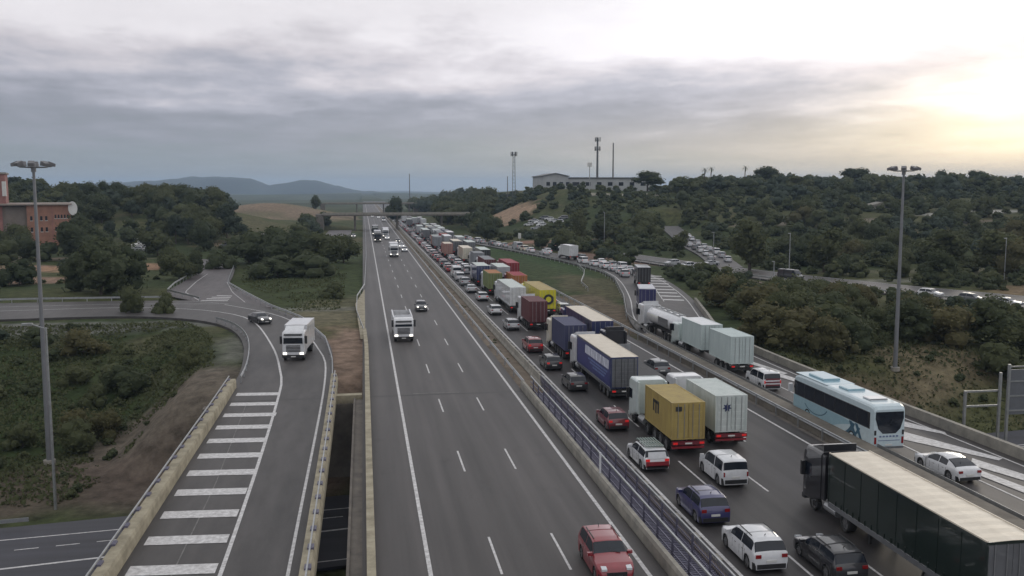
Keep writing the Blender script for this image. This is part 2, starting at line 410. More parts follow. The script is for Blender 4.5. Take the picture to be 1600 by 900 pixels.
def terrain():
    X = axis(-150, 210, 2.2, (-7000, 7000), 0); Y = axis(40, 500, 2.4, (-1500, 9000), 0)
    gx, gy = np.meshgrid(X, Y); x = gx.ravel(); y = gy.ravel()
    z = ground_h(x, y)
    v = np.stack([x, y, z], 1); nx, ny = len(X), len(Y)
    i = np.arange(ny - 1)[:, None] * nx + np.arange(nx - 1)[None]
    f = np.stack([i, i + 1, i + nx + 1, i + nx], -1).reshape(-1, 4)
    me = bpy.data.meshes.new('ground'); me.from_pydata(v.tolist(), [], f.tolist())
    me.polygons.foreach_set('use_smooth', [True] * len(f))
    n1 = vnoise(x, y, 14); n2 = vnoise(x + 40, y, 45); n3 = vnoise(x, y + 9, 5)
    ga = np.array((.042, .056, .024)); gb = np.array((.075, .080, .036)); gc = np.array((.115, .098, .062))
    t = sstep((n1 * .5 + n2 * .5 - .3) / .4)[:, None]; c = ga * (1 - t) + gb * t
    q = sstep((1.3 - np.hypot((x + 42) / 30, (y - 118) / 26)) / .4)[:, None]; c = c * (1 - q) + np.array((.036, .052, .020)) * (.75 + .5 * n3[:, None]) * q
    t = sstep((n2 * .6 + n3 * .4 - .58) / .2)[:, None] * .5; c = c * (1 - t) + gc * t
    # mown grass triangle right of the queue and lawn left of the motorway
    for (a, b, rx, ry, col) in ((44, 235, 9, 70, (.040, .064, .025)), (37, 190, 8, 60, (.046, .062, .027)), (-12, 205, 14, 60, (.045, .060, .024)), (-14, 172, 12, 20, (.046, .060, .025))):
        q = sstep((1.35 - np.hypot((x - a) / rx, (y - b) / ry)) / .5)[:, None]; c = c * (1 - q) + np.array(col) * q
    for (a, b, rx, ry, col, s) in SOIL:
        q = (sstep((1.25 - np.hypot((x - a) / rx, (y - b) / ry) + (n3 - .5) * .7) / .45) * s)[:, None]
        c = c * (1 - q) + np.array(col) * (.8 + .4 * n1[:, None]) * q
    q = sstep((np.hypot(x, y) - 650) / 500)[:, None]; c = c * (1 - q) + np.array((.06, .072, .045)) * (.6 + .8 * n2[:, None]) * q
    at = me.color_attributes.new('tint', 'FLOAT_COLOR', 'POINT')
    at.data.foreach_set('color', np.concatenate([c, np.ones((len(c), 1))], 1).ravel())
    m = bpy.data.materials.new('ground cover'); m.use_nodes = True; nt = m.node_tree; N = nt.nodes; L = nt.links
    b = N['Principled BSDF']; b.inputs['Roughness'].default_value = .95; b.inputs['Specular IOR Level'].default_value = .1
    a = N.new('ShaderNodeVertexColor'); a.layer_name = 'tint'
    tc = N.new('ShaderNodeTexCoord'); t1 = N.new('ShaderNodeTexNoise'); t1.inputs['Scale'].default_value = .55; t1.inputs['Detail'].default_value = 8; t1.inputs['Roughness'].default_value = .7
    L.new(tc.outputs['Object'], t1.inputs['Vector'])
    mr = N.new('ShaderNodeMapRange'); mr.inputs[1].default_value = .3; mr.inputs[2].default_value = .7; mr.inputs[3].default_value = .45; mr.inputs[4].default_value = 1.55
    L.new(t1.outputs[0], mr.inputs[0])
    s = N.new('ShaderNodeVectorMath'); s.operation = 'SCALE'; L.new(a.outputs[0], s.inputs[0]); L.new(mr.outputs[0], s.inputs['Scale'])
    L.new(s.outputs[0], b.inputs['Base Color'])
    bp = N.new('ShaderNodeBump'); bp.inputs['Strength'].default_value = .8; bp.inputs['Distance'].default_value = .4
    L.new(t1.outputs[0], bp.inputs['Height']); L.new(bp.outputs[0], b.inputs['Normal'])
    me.materials.append(m); o = bpy.data.objects.new('ground', me); COL.objects.link(o); o['kind'] = 'structure'
terrain()
def mountains():
    m = mat('far hillside scrub', (.03, .04, .035), .95, noise=.4, nscale=.004)
    def ridge(pts, Y, depth, base, name):
        xs = np.linspace(pts[0][0], pts[-1][0], 120)
        top = np.interp(xs, [p[0] for p in pts], [p[1] for p in pts]) + (vnoise(xs, xs * 0 + Y, 60) - .5) * 8 + (vnoise(xs, xs * 0 + Y, 25) - .5) * 4
        rows = []
        for k, t in enumerate(np.linspace(0, 1, 14)):
            h = base + (top - base) * math.sin(t * PI) ** .8 + (vnoise(xs, xs * 0 + t * 900, 130) - .5) * 14 * math.sin(t * PI) * (abs(t - .5) > .05)
            rows.append(np.stack([xs * (1 + (t - .5) * .05), Y + (t - .5) * depth + xs * 0, h], 1))
        v = np.concatenate(rows).tolist(); n = len(xs)
        f = [(i * n + j, i * n + j + 1, (i + 1) * n + j + 1, (i + 1) * n + j) for i in range(13) for j in range(n - 1)]
        me = bpy.data.meshes.new(name); me.from_pydata(v, [], f); me.materials.append(m); me.polygons.foreach_set('use_smooth', [True] * len(f))
        o = bpy.data.objects.new(name, me); COL.objects.link(o); o['kind'] = 'structure'
    Y = 5200; k = Y / 1448.
    def px(u, v):   # direction of a picture point, at distance Y along the road
        a = math.atan((u - 800) / 1448.) + YAW; return (Y * math.tan(a), CAMH + (296 - v) / 1448. * Y / math.cos(a - YAW) * .98)
    ridge([px(-100, 300), px(120, 290), px(250, 283), px(300, 278), px(360, 277), px(392, 279), px(420, 289), px(445, 286), px(470, 281), px(495, 282), px(530, 291), px(560, 297), px(580, 299), px(610, 305), px(640, 310)], Y, 900, -20, 'mountain_ridge')
    Y = 6800
    ridge([px(500, 300), px(560, 302), px(640, 304), px(800, 299), px(1000, 298), px(1700, 300)], Y, 900, -30, 'distant_hills')
mountains()

# ---------------------------------------------------------------- roads, markings, bridges
def road(name, A, B, m, n=70, z=0., thick=0.): return strip(name, *rseg(A, B, n), m, z, thick)
strip('motorway_left_carriageway', straight(-.35, -60, 1500, 60), straight(14.6, -60, 1500, 60), ASPH, 0, .5)
strip('motorway_right_carriageway', straight(17.5, -60, 1500, 60), straight(34.0, -60, 1500, 60), ASPH_D, 0, .5)
road('slip_road', H_in, H_out, ASPH_R, 110, -.006, .5)
road('upper_branch_road', J_l, J_r, ASPH_P, 40, -.014, .1)
road('right_ramp', E_l, E_r, ASPH_R, 110, -.004, .5)
road('side_road', F_l, F_r, ASPH_R, 60, .0, .3)
road('hill_road', G_l, G_r, ASPH_R, 40, .02, .3)
road('service_road', K_l, K_r, ASPH_P, 10, -.02, .1)
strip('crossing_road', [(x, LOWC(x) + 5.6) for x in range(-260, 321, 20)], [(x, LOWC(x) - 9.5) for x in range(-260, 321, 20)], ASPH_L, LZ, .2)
marks = MB()
def line(pts, w=.2, z=.010, dash=None, n=None):
    """a painted stripe along pts; dash = (length, gap)"""
    p = np.array([q[:2] for q in pts], float); d = np.r_[0, np.cumsum(np.linalg.norm(np.diff(p, axis=0), axis=1))]
    zz = np.array([q[2] if len(q) > 2 else 0 for q in pts])
    def seg(a, b):
        k = max(2, int((b - a) / 4) + 2); t = np.linspace(a, b, k)
        c = [(np.interp(u, d, p[:, 0]), np.interp(u, d, p[:, 1]), np.interp(u, d, zz) + z) for u in t]
        l, r = offset(c, -w / 2), offset(c, w / 2); o = len(l)
        marks.add(l + r, [(i, o + i, o + i + 1, i + 1) for i in range(o - 1)])
    if not dash: seg(0, d[-1])
    else:
        u = dash[2] if len(dash) > 2 else 0
        while u < d[-1]: seg(u, min(u + dash[0], d[-1])); u += dash[0] + dash[1]
def flush(name, m=PAINT):
    global marks
    o = marks.build(name, m); o['kind'] = 'structure'; marks = MB()
line(straight(3.0, -60, 1400, 40), .22); line(straight(13.7, -60, 1400, 40), .22)
line(straight(6.5, -60, 1400, 40), .13, dash=(5, 12, 1.5)); line(straight(10.0, -60, 1400, 40), .13, dash=(5, 12, 1.5))
flush('left_carriageway_markings')
line(straight(18.15, -60, 1400, 40), .2); line(straight(32.75, -60, 900, 40), .2)
for x_, ph in ((21.6, 11), (25.0, 11.3), (28.3, 5.5)): line(straight(x_, -60, 900, 40), .14, dash=(7.5, 9.5, ph))
flush('right_carriageway_markings')
hl = smooth([(-7.4, -20), (-7.3, 45), (-8.0, 85.7), (-8.9, 98), (-11.3, 114.6), (-16.2, 137), (-22, 147.5), (-30, 153.5), (-40, 156), (-57, 154.5), (-90, 150.5), (-150, 142.5)])
hr = smooth([(-4.0, -20), (-4.0, 45), (-4.1, 94), (-5.6, 111.4), (-9.9, 133.7), (-15, 146), (-23, 157.5)])
line(hl, .22); line(hr, .18)
line([(-24, 158.5), (-40, 161), (-57, 160), (-90, 156), (-150, 148)], .16)
line([(-22.5, 158.3), (-30, 164)], .14)
# narrow seam line crossing the hatching
y_ = 30.0
while y_ < 90:                                    # broad bars of the hatched area
    xr = -7.5 if y_ < 80 else -7.7 - (y_ - 80) * .05
    marks.add([(-11.95, y_, .012), (xr - .1, y_ - .32, .012), (xr - .1, y_ + .93, .012), (-11.95, y_ + 1.25, .012)], [(0, 1, 2, 3)])
    y_ += 4.05
for k in range(4):
    a = (-27.8 + k * .5, 163.5 + k * 2.4); marks.add([(a[0], a[1], .012), (a[0] + 4.6 - k * .6, a[1] - 1.2, .012), (a[0] + 4.6 - k * .6, a[1] - .3, .012), (a[0], a[1] + .9, .012)], [(0, 1, 2, 3)])
line([(-27.8, 163), (-33.0, 178), (-34.4, 198), (-35, 216)], .16, .02)
line([(-20, 160), (-24.2, 176), (-28, 196)], .12, .02)
flush('slip_road_markings')
el = [(p[0] + .9, p[1]) for p in E_l]
line(el, .18); line([(p[0] - 1.2, p[1]) for p in E_r], .16)
GORE = [[(43.4, 69.0), (42.4, 67.1), (44.6, 63.9), (44.9, 64.6)], [(41.6, 65.7), (40.2, 63.5), (43.9, 57.0), (44.5, 57.4)], [(42.4, 57.8), (41.3, 56.4), (43.2, 50.4), (44.2, 50.8)], [(41.1, 55.4), (40.3, 54.2), (41.2, 46.5), (42.2, 46.8)], [(41.9, 98), (41.1, 96.2), (42.6, 88), (43.2, 88.4)], [(42.2, 90), (41.2, 88), (43.0, 80), (43.6, 80.4)]]
# gore and hatching on the ramp
line([(40.2, -40), (40.2, 30), (39.5, 60), (39.6, 88), (40.4, 112), (43.4, 131)], .16, .012)
for k, poly in enumerate(GORE): marks.add([(x, y, .020 + .004 * k) for x, y in poly], [tuple(range(len(poly)))])
for k in range(9):                                 # zebra gore where the ramp comes down
    t = k / 8; xa = 50.6 + 10.2 * t; ya = 152 + 43 * t
    marks.add([(xa + .2, ya, .012), (xa + 3.6, ya - 1.6, .012), (xa + 3.9, ya - .2, .012), (xa + .5, ya + 1.5, .012)], [(0, 1, 2, 3)])
line([(50.4, 150), (55.8, 172), (60.9, 196)], .16, .012)
flush('right_ramp_markings')
line([(x, LOWC(x) + 2.6 - .02 * (x + 20)) for x in (-260, -60, -20, 0, 60, 300)], .16); line([(x, LOWC(x) - 3.0 + .03 * (x + 20)) for x in (-90, -60, -20, 0, 40)], .26)
line([(x, LOWC(x) + .35) for x in (-260, -60, -20, 0, 60, 300)], .13, dash=(1.6, 1.15, .4)); line([(x, LOWC(x) - 8.4) for x in (-260, 0, 300)], .16)
for o_ in (): pass
ob = marks.build('crossing_road_markings', PAINT); ob['kind'] = 'structure'; ob.location.z = LZ; marks = MB()
line([(p[0] + .8, p[1]) for p in F_l], .16, .02); line([(p[0] - .8, p[1]) for p in F_r], .16, .02)
line([((a[0] + b[0]) / 2, (a[1] + b[1]) / 2) for a, b in zip(*rseg(F_l, F_r, 40))], .13, .02, dash=(4, 7))
flush('side_road_markings')
for (a, b) in ((-.3, 14.5), (17.6, 33.9)):
    for yy in (BR1 + .35, 30.0): marks.add([(a, yy, .008), (b, yy, .008), (b, yy + .22, .008), (a, yy + .22, .008)], [(0, 1, 2, 3)])
marks.add([(-12.6, BR1 + .35, .004), (-3.4, BR1 + .35, .004), (-3.4, BR1 + .55, .004), (-12.6, BR1 + .55, .004)], [(0, 1, 2, 3)])
flush('expansion_joints', mat('joint steel and tar', (.035, .034, .034), .6, noise=.3, nscale=2))
marks.add([(4.3, 84.9, .012), (8.6, 84.9, .012), (8.6, 85.1, .012), (4.3, 85.1, .012)], [(0, 1, 2, 3)])
line([(-9.6, 30), (-9.75, 60), (-10.6, 84)], .07, .009)
flush('pale_joint_patch', mat('pale joint filler', (.16, .155, .15), .8, noise=.3, nscale=2))
# abutment walls and the ledge of the bridge deck
mb = MB(); mb.box(-14.5, 47.5, BR1, BR1 + 1.2, LZ - 1, -.52); o = mb.build('abutment_wall', CONC_D); tag(o, 'dark concrete abutment wall carrying the carriageways over the lower road', 'wall')
mb = MB(); mb.box(-14.5, 47.5, BR0 - 1.2, BR0, LZ - 1, -.52); o = mb.build('abutment_wall', CONC_D); tag(o, 'near concrete abutment wall behind the lower crossing road', 'wall')
mb = MB(); mb.box(-3.1, -.4, BR1 + .2, BR1 + 1.1, -.5, .25); o = mb.build('end_block', CONC_Y); tag(o, 'pale concrete end block closing the gap between slip road and motorway', 'block')
mb = MB(); mb.box(17.2, 17.5, -60, 1500, -.5, -.02); mb.box(14.6, 17.2, BR1, 1500, -.5, -.06); mb.box(14.6, 17.2, -60, BR0, -.5, -.06)
o = mb.build('median_strip', DIRT); o['kind'] = 'structure'
mb = MB(); mb.box(-1.15, -.352, -60, BR1, -.5, -.12); mb.box(-1.15, -1.0, -60, BR1, -.12, .02); o = mb.build('deck_ledge', CONC_D); o['kind'] = 'structure'
mb = MB(); mb.box(34.0, 36.15, -60, 112, -.5, -.03); o = mb.build('separator_strip', CONC_D); o['kind'] = 'structure'

# ---------------------------------------------------------------- barriers
def poly_len(p): return sum(math.hypot(b[0] - a[0], b[1] - a[1]) for a, b in zip(p, p[1:]))
def sweep(name, pts, prof, m, parent=None, z=0):
    """profile [(offset, height)] swept along pts"""
    mb = MB(); rows = [[(q[0], q[1], (q[2] if len(q) > 2 else 0) + z + h) for q in offset(pts, o)] for o, h in prof]
    n = len(prof); k = len(pts)
    vs = [rows[j][i] for i in range(k) for j in range(n)]
    fs = [(i * n + j, (i + 1) * n + j, (i + 1) * n + (j + 1) % n, i * n + (j + 1) % n) for i in range(k - 1) for j in range(n)]
    fs += [tuple(range(n)), tuple(range((k - 1) * n, k * n))[::-1]]
    mb.add(vs, fs); return mb.build(name, m, parent)
def posts_along(pts, step, fn, start=0):
    p = np.array([q[:2] for q in pts], float); d = np.r_[0, np.cumsum(np.linalg.norm(np.diff(p, axis=0), axis=1))]
    zz = np.array([q[2] if len(q) > 2 else 0 for q in pts]); u = start
    while u <= d[-1]:
        x, y = np.interp(u, d, p[:, 0]), np.interp(u, d, p[:, 1]); u2 = min(u + .5, d[-1]); u1 = u2 - .5
        a = math.atan2(np.interp(u2, d, p[:, 1]) - np.interp(u1, d, p[:, 1]), np.interp(u2, d, p[:, 0]) - np.interp(u1, d, p[:, 0]))
        fn(x, y, float(np.interp(u, d, zz)), a); u += step
_pm = MB().box(-.05, .05, -.06, .06, -.3, .72).build('post', GALV); POST = _pm.data; bpy.data.objects.remove(_pm)
def guardrail(pts, label, z=0, side=1, step=4, h=.75, group=None, pts_post=True, rail=GALV):
    root = empty('guardrail', (pts[0][0], pts[0][1], 0)); tag(root, label, 'guardrail', group)
    inv = [(p[0] - pts[0][0], p[1] - pts[0][1]) + tuple(p[2:]) for p in pts]
    s = side
    sweep('rail', inv, [(0, h - .31), (.05 * s, h - .28), (.05 * s, h - .22), (0, h - .17), (0, h - .13), (.05 * s, h - .09), (.05 * s, h - .03), (0, h), (-.03 * s, h), (-.03 * s, h - .31)], rail, root, z)
    if pts_post: posts_along(inv, step, lambda x, y, zz, a: share(POST, 'post', root, (x, y, zz + z), a))
    return root
JERSEY = [(-.30, 0), (-.30, .08), (-.14, .33), (-.09, .85), (.09, .85), (.14, .33), (.30, .08), (.30, 0)]
def parapet(name, pts, prof, m, label, cat='parapet', z=0, joint=6.0, slots=0, slot_side=1, cap=False):
    root = empty(name, (pts[0][0], pts[0][1], 0)); tag(root, label, cat)
    inv = [(p[0] - pts[0][0], p[1] - pts[0][1]) + tuple(p[2:]) for p in pts]
    sweep('wall_body', inv, prof, m, root, z)
    if slots:
        ztop = max(h for _, h in prof)
        s_ = MB().box(-.28, .28, -.16, .16, ztop - .14, ztop + .10).build('bracket', STEEL_D); me = s_.data; bpy.data.objects.remove(s_)
        off = offset(inv, slot_side)
        posts_along(off, slots, lambda x, y, zz, a: share(me, 'bracket', root, (x, y, z + zz), a), .7)
        sweep('top_rail', offset(inv, slot_side), [(-.04, ztop + .24), (.04, ztop + .24), (.04, ztop + .32), (-.04, ztop + .32)], GALV, root, z)
    return root
WIDE = [(-.36, -.45), (-.36, .62), (-.30, .84), (.30, .84), (.36, .62), (.36, -.1), (.36, -.45)]
lp = [p for p in resample(H_in, 160) if p[1] < 92 and p[1] > -40]; lp = offset(lp, .1)
parapet('bridge_parapet', lp, WIDE, CONC_Y, 'wide yellowish concrete parapet on the left edge of the hatched slip road', slots=2.6, slot_side=-.30)
rp_ = [(-3.1, -40), (-3.1, 0), (-3.1, 40), (-3.1, 70), (-3.15, 86), (-3.2, 92)]
parapet('bridge_parapet', resample(rp_, 30), [(-.22, -.45), (-.22, .8), (.30, .8), (.42, .3), (.42, -.45)], CONC_Y, 'narrow yellowish parapet between slip road and the open gap', slots=2.6, slot_side=.16)
parapet('bridge_parapet', resample([(.1, -50), (.1, 40), (.1, 84), (.1, 110), (-.1, 122)], 40), [(-.22, -.3), (-.22, .75), (.22, .75), (.22, -.3)], CONC_Y, 'smooth pale concrete parapet along the outer edge of the incoming carriageway')
mb = MB(); mb.add([(-.6, 118, .004), (-.0, 118, .004), (.0, 178, .004), (-1.6, 155, .004), (-1.3, 145, .004)], [(0, 1, 2, 3, 4)])
o = mb.build('paved_triangle', CONC_Y); o['kind'] = 'structure'
guardrail(resample([(-.2, 122), (-1.5, 146), (-1.8, 156), (.0, 178), (.6, 260), (.8, 420), (.8, 700)], 30), 'thin steel guardrail on the outer edge of the incoming carriageway beyond the parapet', step=8, side=1)
guardrail([p for p in resample(offset(H_in, .6), 200) if p[1] > 92 and p[0] > -22], 'steel guardrail curving round the inside of the slip road bend', side=1, step=3)
guardrail(resample([(-3.3, 92), (-3.6, 101), (-4.9, 116), (-9.0, 135.5), (-15.0, 151), (-21, 170), (-27.0, 190), (-29.2, 211), (-32, 238)], 50), 'steel guardrail on the outside of the slip road, running up beside the grass', side=-1, step=4)
guardrail(resample([(-27.9, 163), (-36.0, 177), (-37.2, 190), (-37.9, 215), (-40.3, 238)], 30), 'pale guardrail looping round the left side of the upper branch road', side=1, step=4)
guardrail([(x, LOWC(x) + 5.3) for x in range(-200, -20, 6)], 'steel guardrail along the far verge of the lower crossing road', z=LZ, side=-1, step=4)
guardrail(resample([(-150, 153.6), (-90, 161.6), (-57, 166.1), (-34, 165.5)], 40), 'guardrail behind the road that comes in from the left edge', side=-1, step=4)
# median: wall and double rail on the bridge, steel rail and jersey barrier beyond it
MW = [(-.20, -.45), (-.20, .55), (-.12, .75), (.12, .75), (.20, .55), (.20, -.45)]
parapet('median_wall', straight(14.85, -50, 86, 30), MW, CONC, 'stained grey concrete kerb wall left of the median railing on the bridge', 'wall')
r_ = empty('median_railing', (15.9, 0, 0)); tag(r_, 'dark steel double railing with mesh panels in the bridge median', 'railing')
for k, xx in enumerate((-.25, .85)):
    for hz, w in ((1.12, .05), (.62, .03), (.15, .03)):
        MB().box(xx - w, xx + w, -50, 86, hz - w, hz + w).build('rail', GALV if hz > 1 else STEEL_D, r_)
_q = MB().box(-.05, .05, -.05, .05, -.3, 1.1).build('post', STEEL_D); PM = _q.data; bpy.data.objects.remove(_q)
_q = MB()
for i in range(11): _q.box(-.012, .012, .17 + i * .2, .195 + i * .2, .17, 1.08)
_q = _q.build('mesh_panel', STEEL_D); MP = _q.data; bpy.data.objects.remove(_q)
yy = 32.0
while yy < 85:
    for xx in (-.25, .85): share(PM, 'post', r_, (xx, yy, 0))
    share(MP, 'mesh_panel', r_, (.85, yy, 0)); yy += 2.5
mb = MB()
for i in range(300): mb.box(15.1, 17.15, 20 + i * .22, 20.12 + i * .22, -.16, -.10)
o = mb.build('median_grating', STEEL_D); tag(o, kind='stuff', label='dark steel grating bars covering the slot between the two bridges', cat='grating')
parapet('median_barrier', resample([(16.95, 86), (16.95, 200), (16.95, 420), (16.95, 800)], 40), JERSEY, CONC, 'grey concrete barrier dividing the jammed side from the grassy median', 'barrier')
guardrail(straight(15.0, 86, 700, 60), 'steel guardrail on the median side of the incoming carriageway', side=-1, step=6)
mb = MB(); mb.box(-.06, .06, -.04, .04, 0, 1.35); o = mb.build('marker_post', P['white'], loc=(14.85, 56.4, .75)); tag(o, 'slim white delineator post standing on the median wall', 'marker post')
kb = MB()
for i in range(60): kb.box(17.55, 17.95, 34 + i * 3.1, 34.8 + i * 3.1, 0, .09)
o = kb.build('drain_kerbs', CONC); tag(o, 'row of small pale kerb drains along the left shoulder of the jam', 'kerb', kind='stuff')
# right separator: concrete lip, steel rails and the far parapet of the ramp
parapet('separator_wall', straight(34.35, -40, 112, 40), [(.10, 0), (.14, .62), (.30, .70), (1.45, .78), (1.62, .70), (1.66, 0)], BROWNC, 'low brown concrete separator wall between the jam and the ramp', 'wall')
guardrail(straight(34.25, -40, 175, 50), 'steel guardrail along the right edge of the jammed carriageway', z=.15, side=-1, step=4, h=.8)
guardrail(resample([(36.3, -40), (36.3, 60), (36.2, 90), (36.0, 112), (38.3, 131), (44.7, 155), (51.2, 184), (53.9, 206), (53.0, 222)], 70), 'steel guardrail following the left edge of the curving ramp', side=1, step=4, h=.8, rail=GALV)
guardrail(resample([(41.5, 168), (43.0, 180), (47.5, 196), (50.0, 206), (52.6, 224), (49.5, 255), (43.4, 293)], 50), 'thin outer guardrail bowing round the grass beside the ramp', side=1, step=4)
parapet('ramp_parapet', [p for p in resample(offset(E_r, -.1), 160) if p[1] < 150], [(-.2, -.4), (-.2, .8), (.2, .8), (.2, -.4)], CONC, 'long grey concrete parapet on the far right edge of the ramp')
guardrail([p for p in resample(offset(F_l, -.5), 60)], 'guardrail on the near side of the side road under the wooded slope', side=-1, step=5)
# lower steel rail on right lower area
guardrail(resample([(47.5, 40), (49.5, 60), (58, 66), (80, 62), (110, 52)], 40), 'steel guardrail curving off below the ramp at the right edge', z=-3.2, side=1, step=4)

# ---------------------------------------------------------------- foliage
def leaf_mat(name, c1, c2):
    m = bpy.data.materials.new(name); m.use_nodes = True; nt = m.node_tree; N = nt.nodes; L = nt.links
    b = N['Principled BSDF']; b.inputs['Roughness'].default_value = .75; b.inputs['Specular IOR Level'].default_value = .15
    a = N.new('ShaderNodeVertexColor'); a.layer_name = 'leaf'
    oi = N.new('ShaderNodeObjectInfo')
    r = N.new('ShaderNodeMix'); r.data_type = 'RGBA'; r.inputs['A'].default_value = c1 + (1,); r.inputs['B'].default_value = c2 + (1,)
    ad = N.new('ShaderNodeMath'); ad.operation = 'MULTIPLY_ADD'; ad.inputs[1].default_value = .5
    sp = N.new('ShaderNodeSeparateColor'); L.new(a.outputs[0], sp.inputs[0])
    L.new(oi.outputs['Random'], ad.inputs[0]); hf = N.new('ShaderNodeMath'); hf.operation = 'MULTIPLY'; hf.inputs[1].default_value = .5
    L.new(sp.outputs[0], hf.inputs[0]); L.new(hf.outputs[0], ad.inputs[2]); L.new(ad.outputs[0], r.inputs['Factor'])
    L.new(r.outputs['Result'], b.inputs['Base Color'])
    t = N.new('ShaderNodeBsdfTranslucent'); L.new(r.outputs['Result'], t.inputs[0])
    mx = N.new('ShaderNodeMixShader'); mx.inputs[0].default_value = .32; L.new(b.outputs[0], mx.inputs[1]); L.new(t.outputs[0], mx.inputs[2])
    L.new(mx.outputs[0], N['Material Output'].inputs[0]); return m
LEAF = [leaf_mat('dark evergreen leaves', (.040, .054, .028), (.088, .102, .052)), leaf_mat('olive leaves', (.060, .072, .034), (.115, .124, .060)),
        leaf_mat('dry scrub leaves', (.08, .080, .038), (.14, .125, .06)), leaf_mat('blue green pine needles', (.036, .050, .038), (.074, .094, .064))]
BARK = mat('tree bark', (.07, .055, .042), .95, noise=.3, nscale=2, bump=.5)
_ico = None
def ico():
    global _ico
    if _ico is None:
        bm = bmesh.new(); bmesh.ops.create_icosphere(bm, subdivisions=2, radius=1)
        _ico = (np.array([v.co[:] for v in bm.verts]), [[v.index for v in f.verts] for f in bm.faces]); bm.free()
    return _ico
def crown(rs, kind, nleaf, lsize):
    """unit tree about 1 m high scaled to kind; returns verts, faces, per-face value"""
    H = {'round': (.10, 1.0, .46), 'umbrella': (.34, 1.0, .52), 'tall': (.12, 1.0, .22), 'bush': (0.0, 1.0, .75), 'pine': (.22, 1.0, .36)}[kind]
    z0, z1, w = H; nl = {'round': 20, 'umbrella': 18, 'tall': 16, 'bush': 18, 'pine': 18}[kind]
    V = []; F = []; C = []; o = 0; iv, if_ = ico(); lob = []
    for i in range(nl):
        u = rs.rand() if kind in ('bush', 'tall', 'pine') else rs.rand() ** .8
        zc = z0 + (z1 - z0) * (.16 + .72 * u)
        if kind == 'round': rad = w * .68 * math.sqrt(max(.05, 1 - (2 * u - .9) ** 2))
        elif kind == 'umbrella': rad = w * .78 * (1 - .55 * u)
        elif kind == 'tall': rad = w * .55
        elif kind == 'pine': rad = w * .8 * (1 - .8 * u)
        else: rad = w * .7 * (1 - .6 * u)
        a = 2.4 * i + rs.rand(); r = rad * math.sqrt(rs.rand() * 1.15 + .12)
        s = (z1 - z0) * {'round': .20, 'umbrella': .26, 'tall': .15, 'bush': .24, 'pine': .16}[kind] * (.55 + .9 * rs.rand())
        lob.append((r * math.cos(a), r * math.sin(a), zc, s * .98, s * (1.02 if kind != 'umbrella' else .75)))
    for (x, y, z, sx, sz) in lob:
        v = iv * (1 + (rs.rand(len(iv), 1) - .5) * .30) * np.array((sx, sx, sz)) * .80 + np.array((x, y, z))
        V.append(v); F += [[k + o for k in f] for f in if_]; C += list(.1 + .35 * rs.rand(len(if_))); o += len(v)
    wsum = np.array([l[3] ** 2 for l in lob]); wsum /= wsum.sum()
    k = rs.choice(len(lob), nleaf, p=wsum); L_ = np.array(lob)[k]
    d = rs.randn(nleaf, 3); d /= np.linalg.norm(d, axis=1)[:, None]; rad = .78 + .52 * rs.rand(nleaf)[:, None] ** 1.6
    c = L_[:, :3] + d * rad * np.stack([L_[:, 3], L_[:, 3], L_[:, 4]], 1)
    n = d + rs.randn(nleaf, 3) * .55; n /= np.linalg.norm(n, axis=1)[:, None]
    t = np.cross(n, rs.randn(nleaf, 3)); t /= np.linalg.norm(t, axis=1)[:, None]; b = np.cross(n, t)
    s = lsize * (.6 + .8 * rs.rand(nleaf)[:, None])
    q = np.stack([c - t * s - b * s * .6, c + t * s * .9 - b * s * .7, c + t * s * .7 + b * s * .8, c - t * s * .8 + b * s * .6], 1)
    V.append(q.reshape(-1, 3)); F += [[o + 4 * i, o + 4 * i + 1, o + 4 * i + 2, o + 4 * i + 3] for i in range(nleaf)]
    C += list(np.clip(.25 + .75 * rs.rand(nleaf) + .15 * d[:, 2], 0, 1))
    return np.concatenate(V), F, C
def crown_mesh(name, v, F, C, m):
    me = bpy.data.meshes.new(name); me.from_pydata(np.asarray(v).tolist(), [], F)
    at = me.color_attributes.new('leaf', 'FLOAT_COLOR', 'CORNER')
    tot = np.array([len(f) for f in F]); c = np.repeat(np.asarray(C), tot)
    at.data.foreach_set('color', np.stack([c, c, c, c * 0 + 1], 1).ravel()); me.materials.append(m); me.update(); return me
def trunk_mesh(rs, kind):
    mb = MB(); h = {'round': .36, 'umbrella': .52, 'tall': .5, 'bush': .2, 'pine': .6}[kind]; r = {'bush': .03, 'umbrella': .032}.get(kind, .027)
    mb.bar((0, 0, -.06), (.01, 0, h * .55), r, 8, r * .75); mb.bar((.01, 0, h * .53), (-.01, .01, h * 1.15), r * .75, 8, r * .35)
    for i in range(4):
        a = 1.6 * i + rs.rand(); mb.bar((0, 0, h * (.55 + .1 * i)), (.2 * math.cos(a), .2 * math.sin(a), h * (.9 + .12 * i)), r * .45, 6, r * .15)
    o = mb.build('trunk', BARK); me = o.data; bpy.data.objects.remove(o); return me
_rt = np.random.RandomState(5)
KINDS_ = ['round', 'round', 'umbrella', 'pine', 'tall', 'bush', 'bush']
TREES = {}
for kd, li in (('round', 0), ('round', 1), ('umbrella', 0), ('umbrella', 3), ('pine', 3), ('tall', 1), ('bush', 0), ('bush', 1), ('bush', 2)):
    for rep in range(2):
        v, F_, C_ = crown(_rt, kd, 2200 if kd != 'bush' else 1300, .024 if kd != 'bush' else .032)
        TREES.setdefault(kd, []).append((crown_mesh('crown', v, F_, C_, LEAF[li]), trunk_mesh(_rt, kd), li))
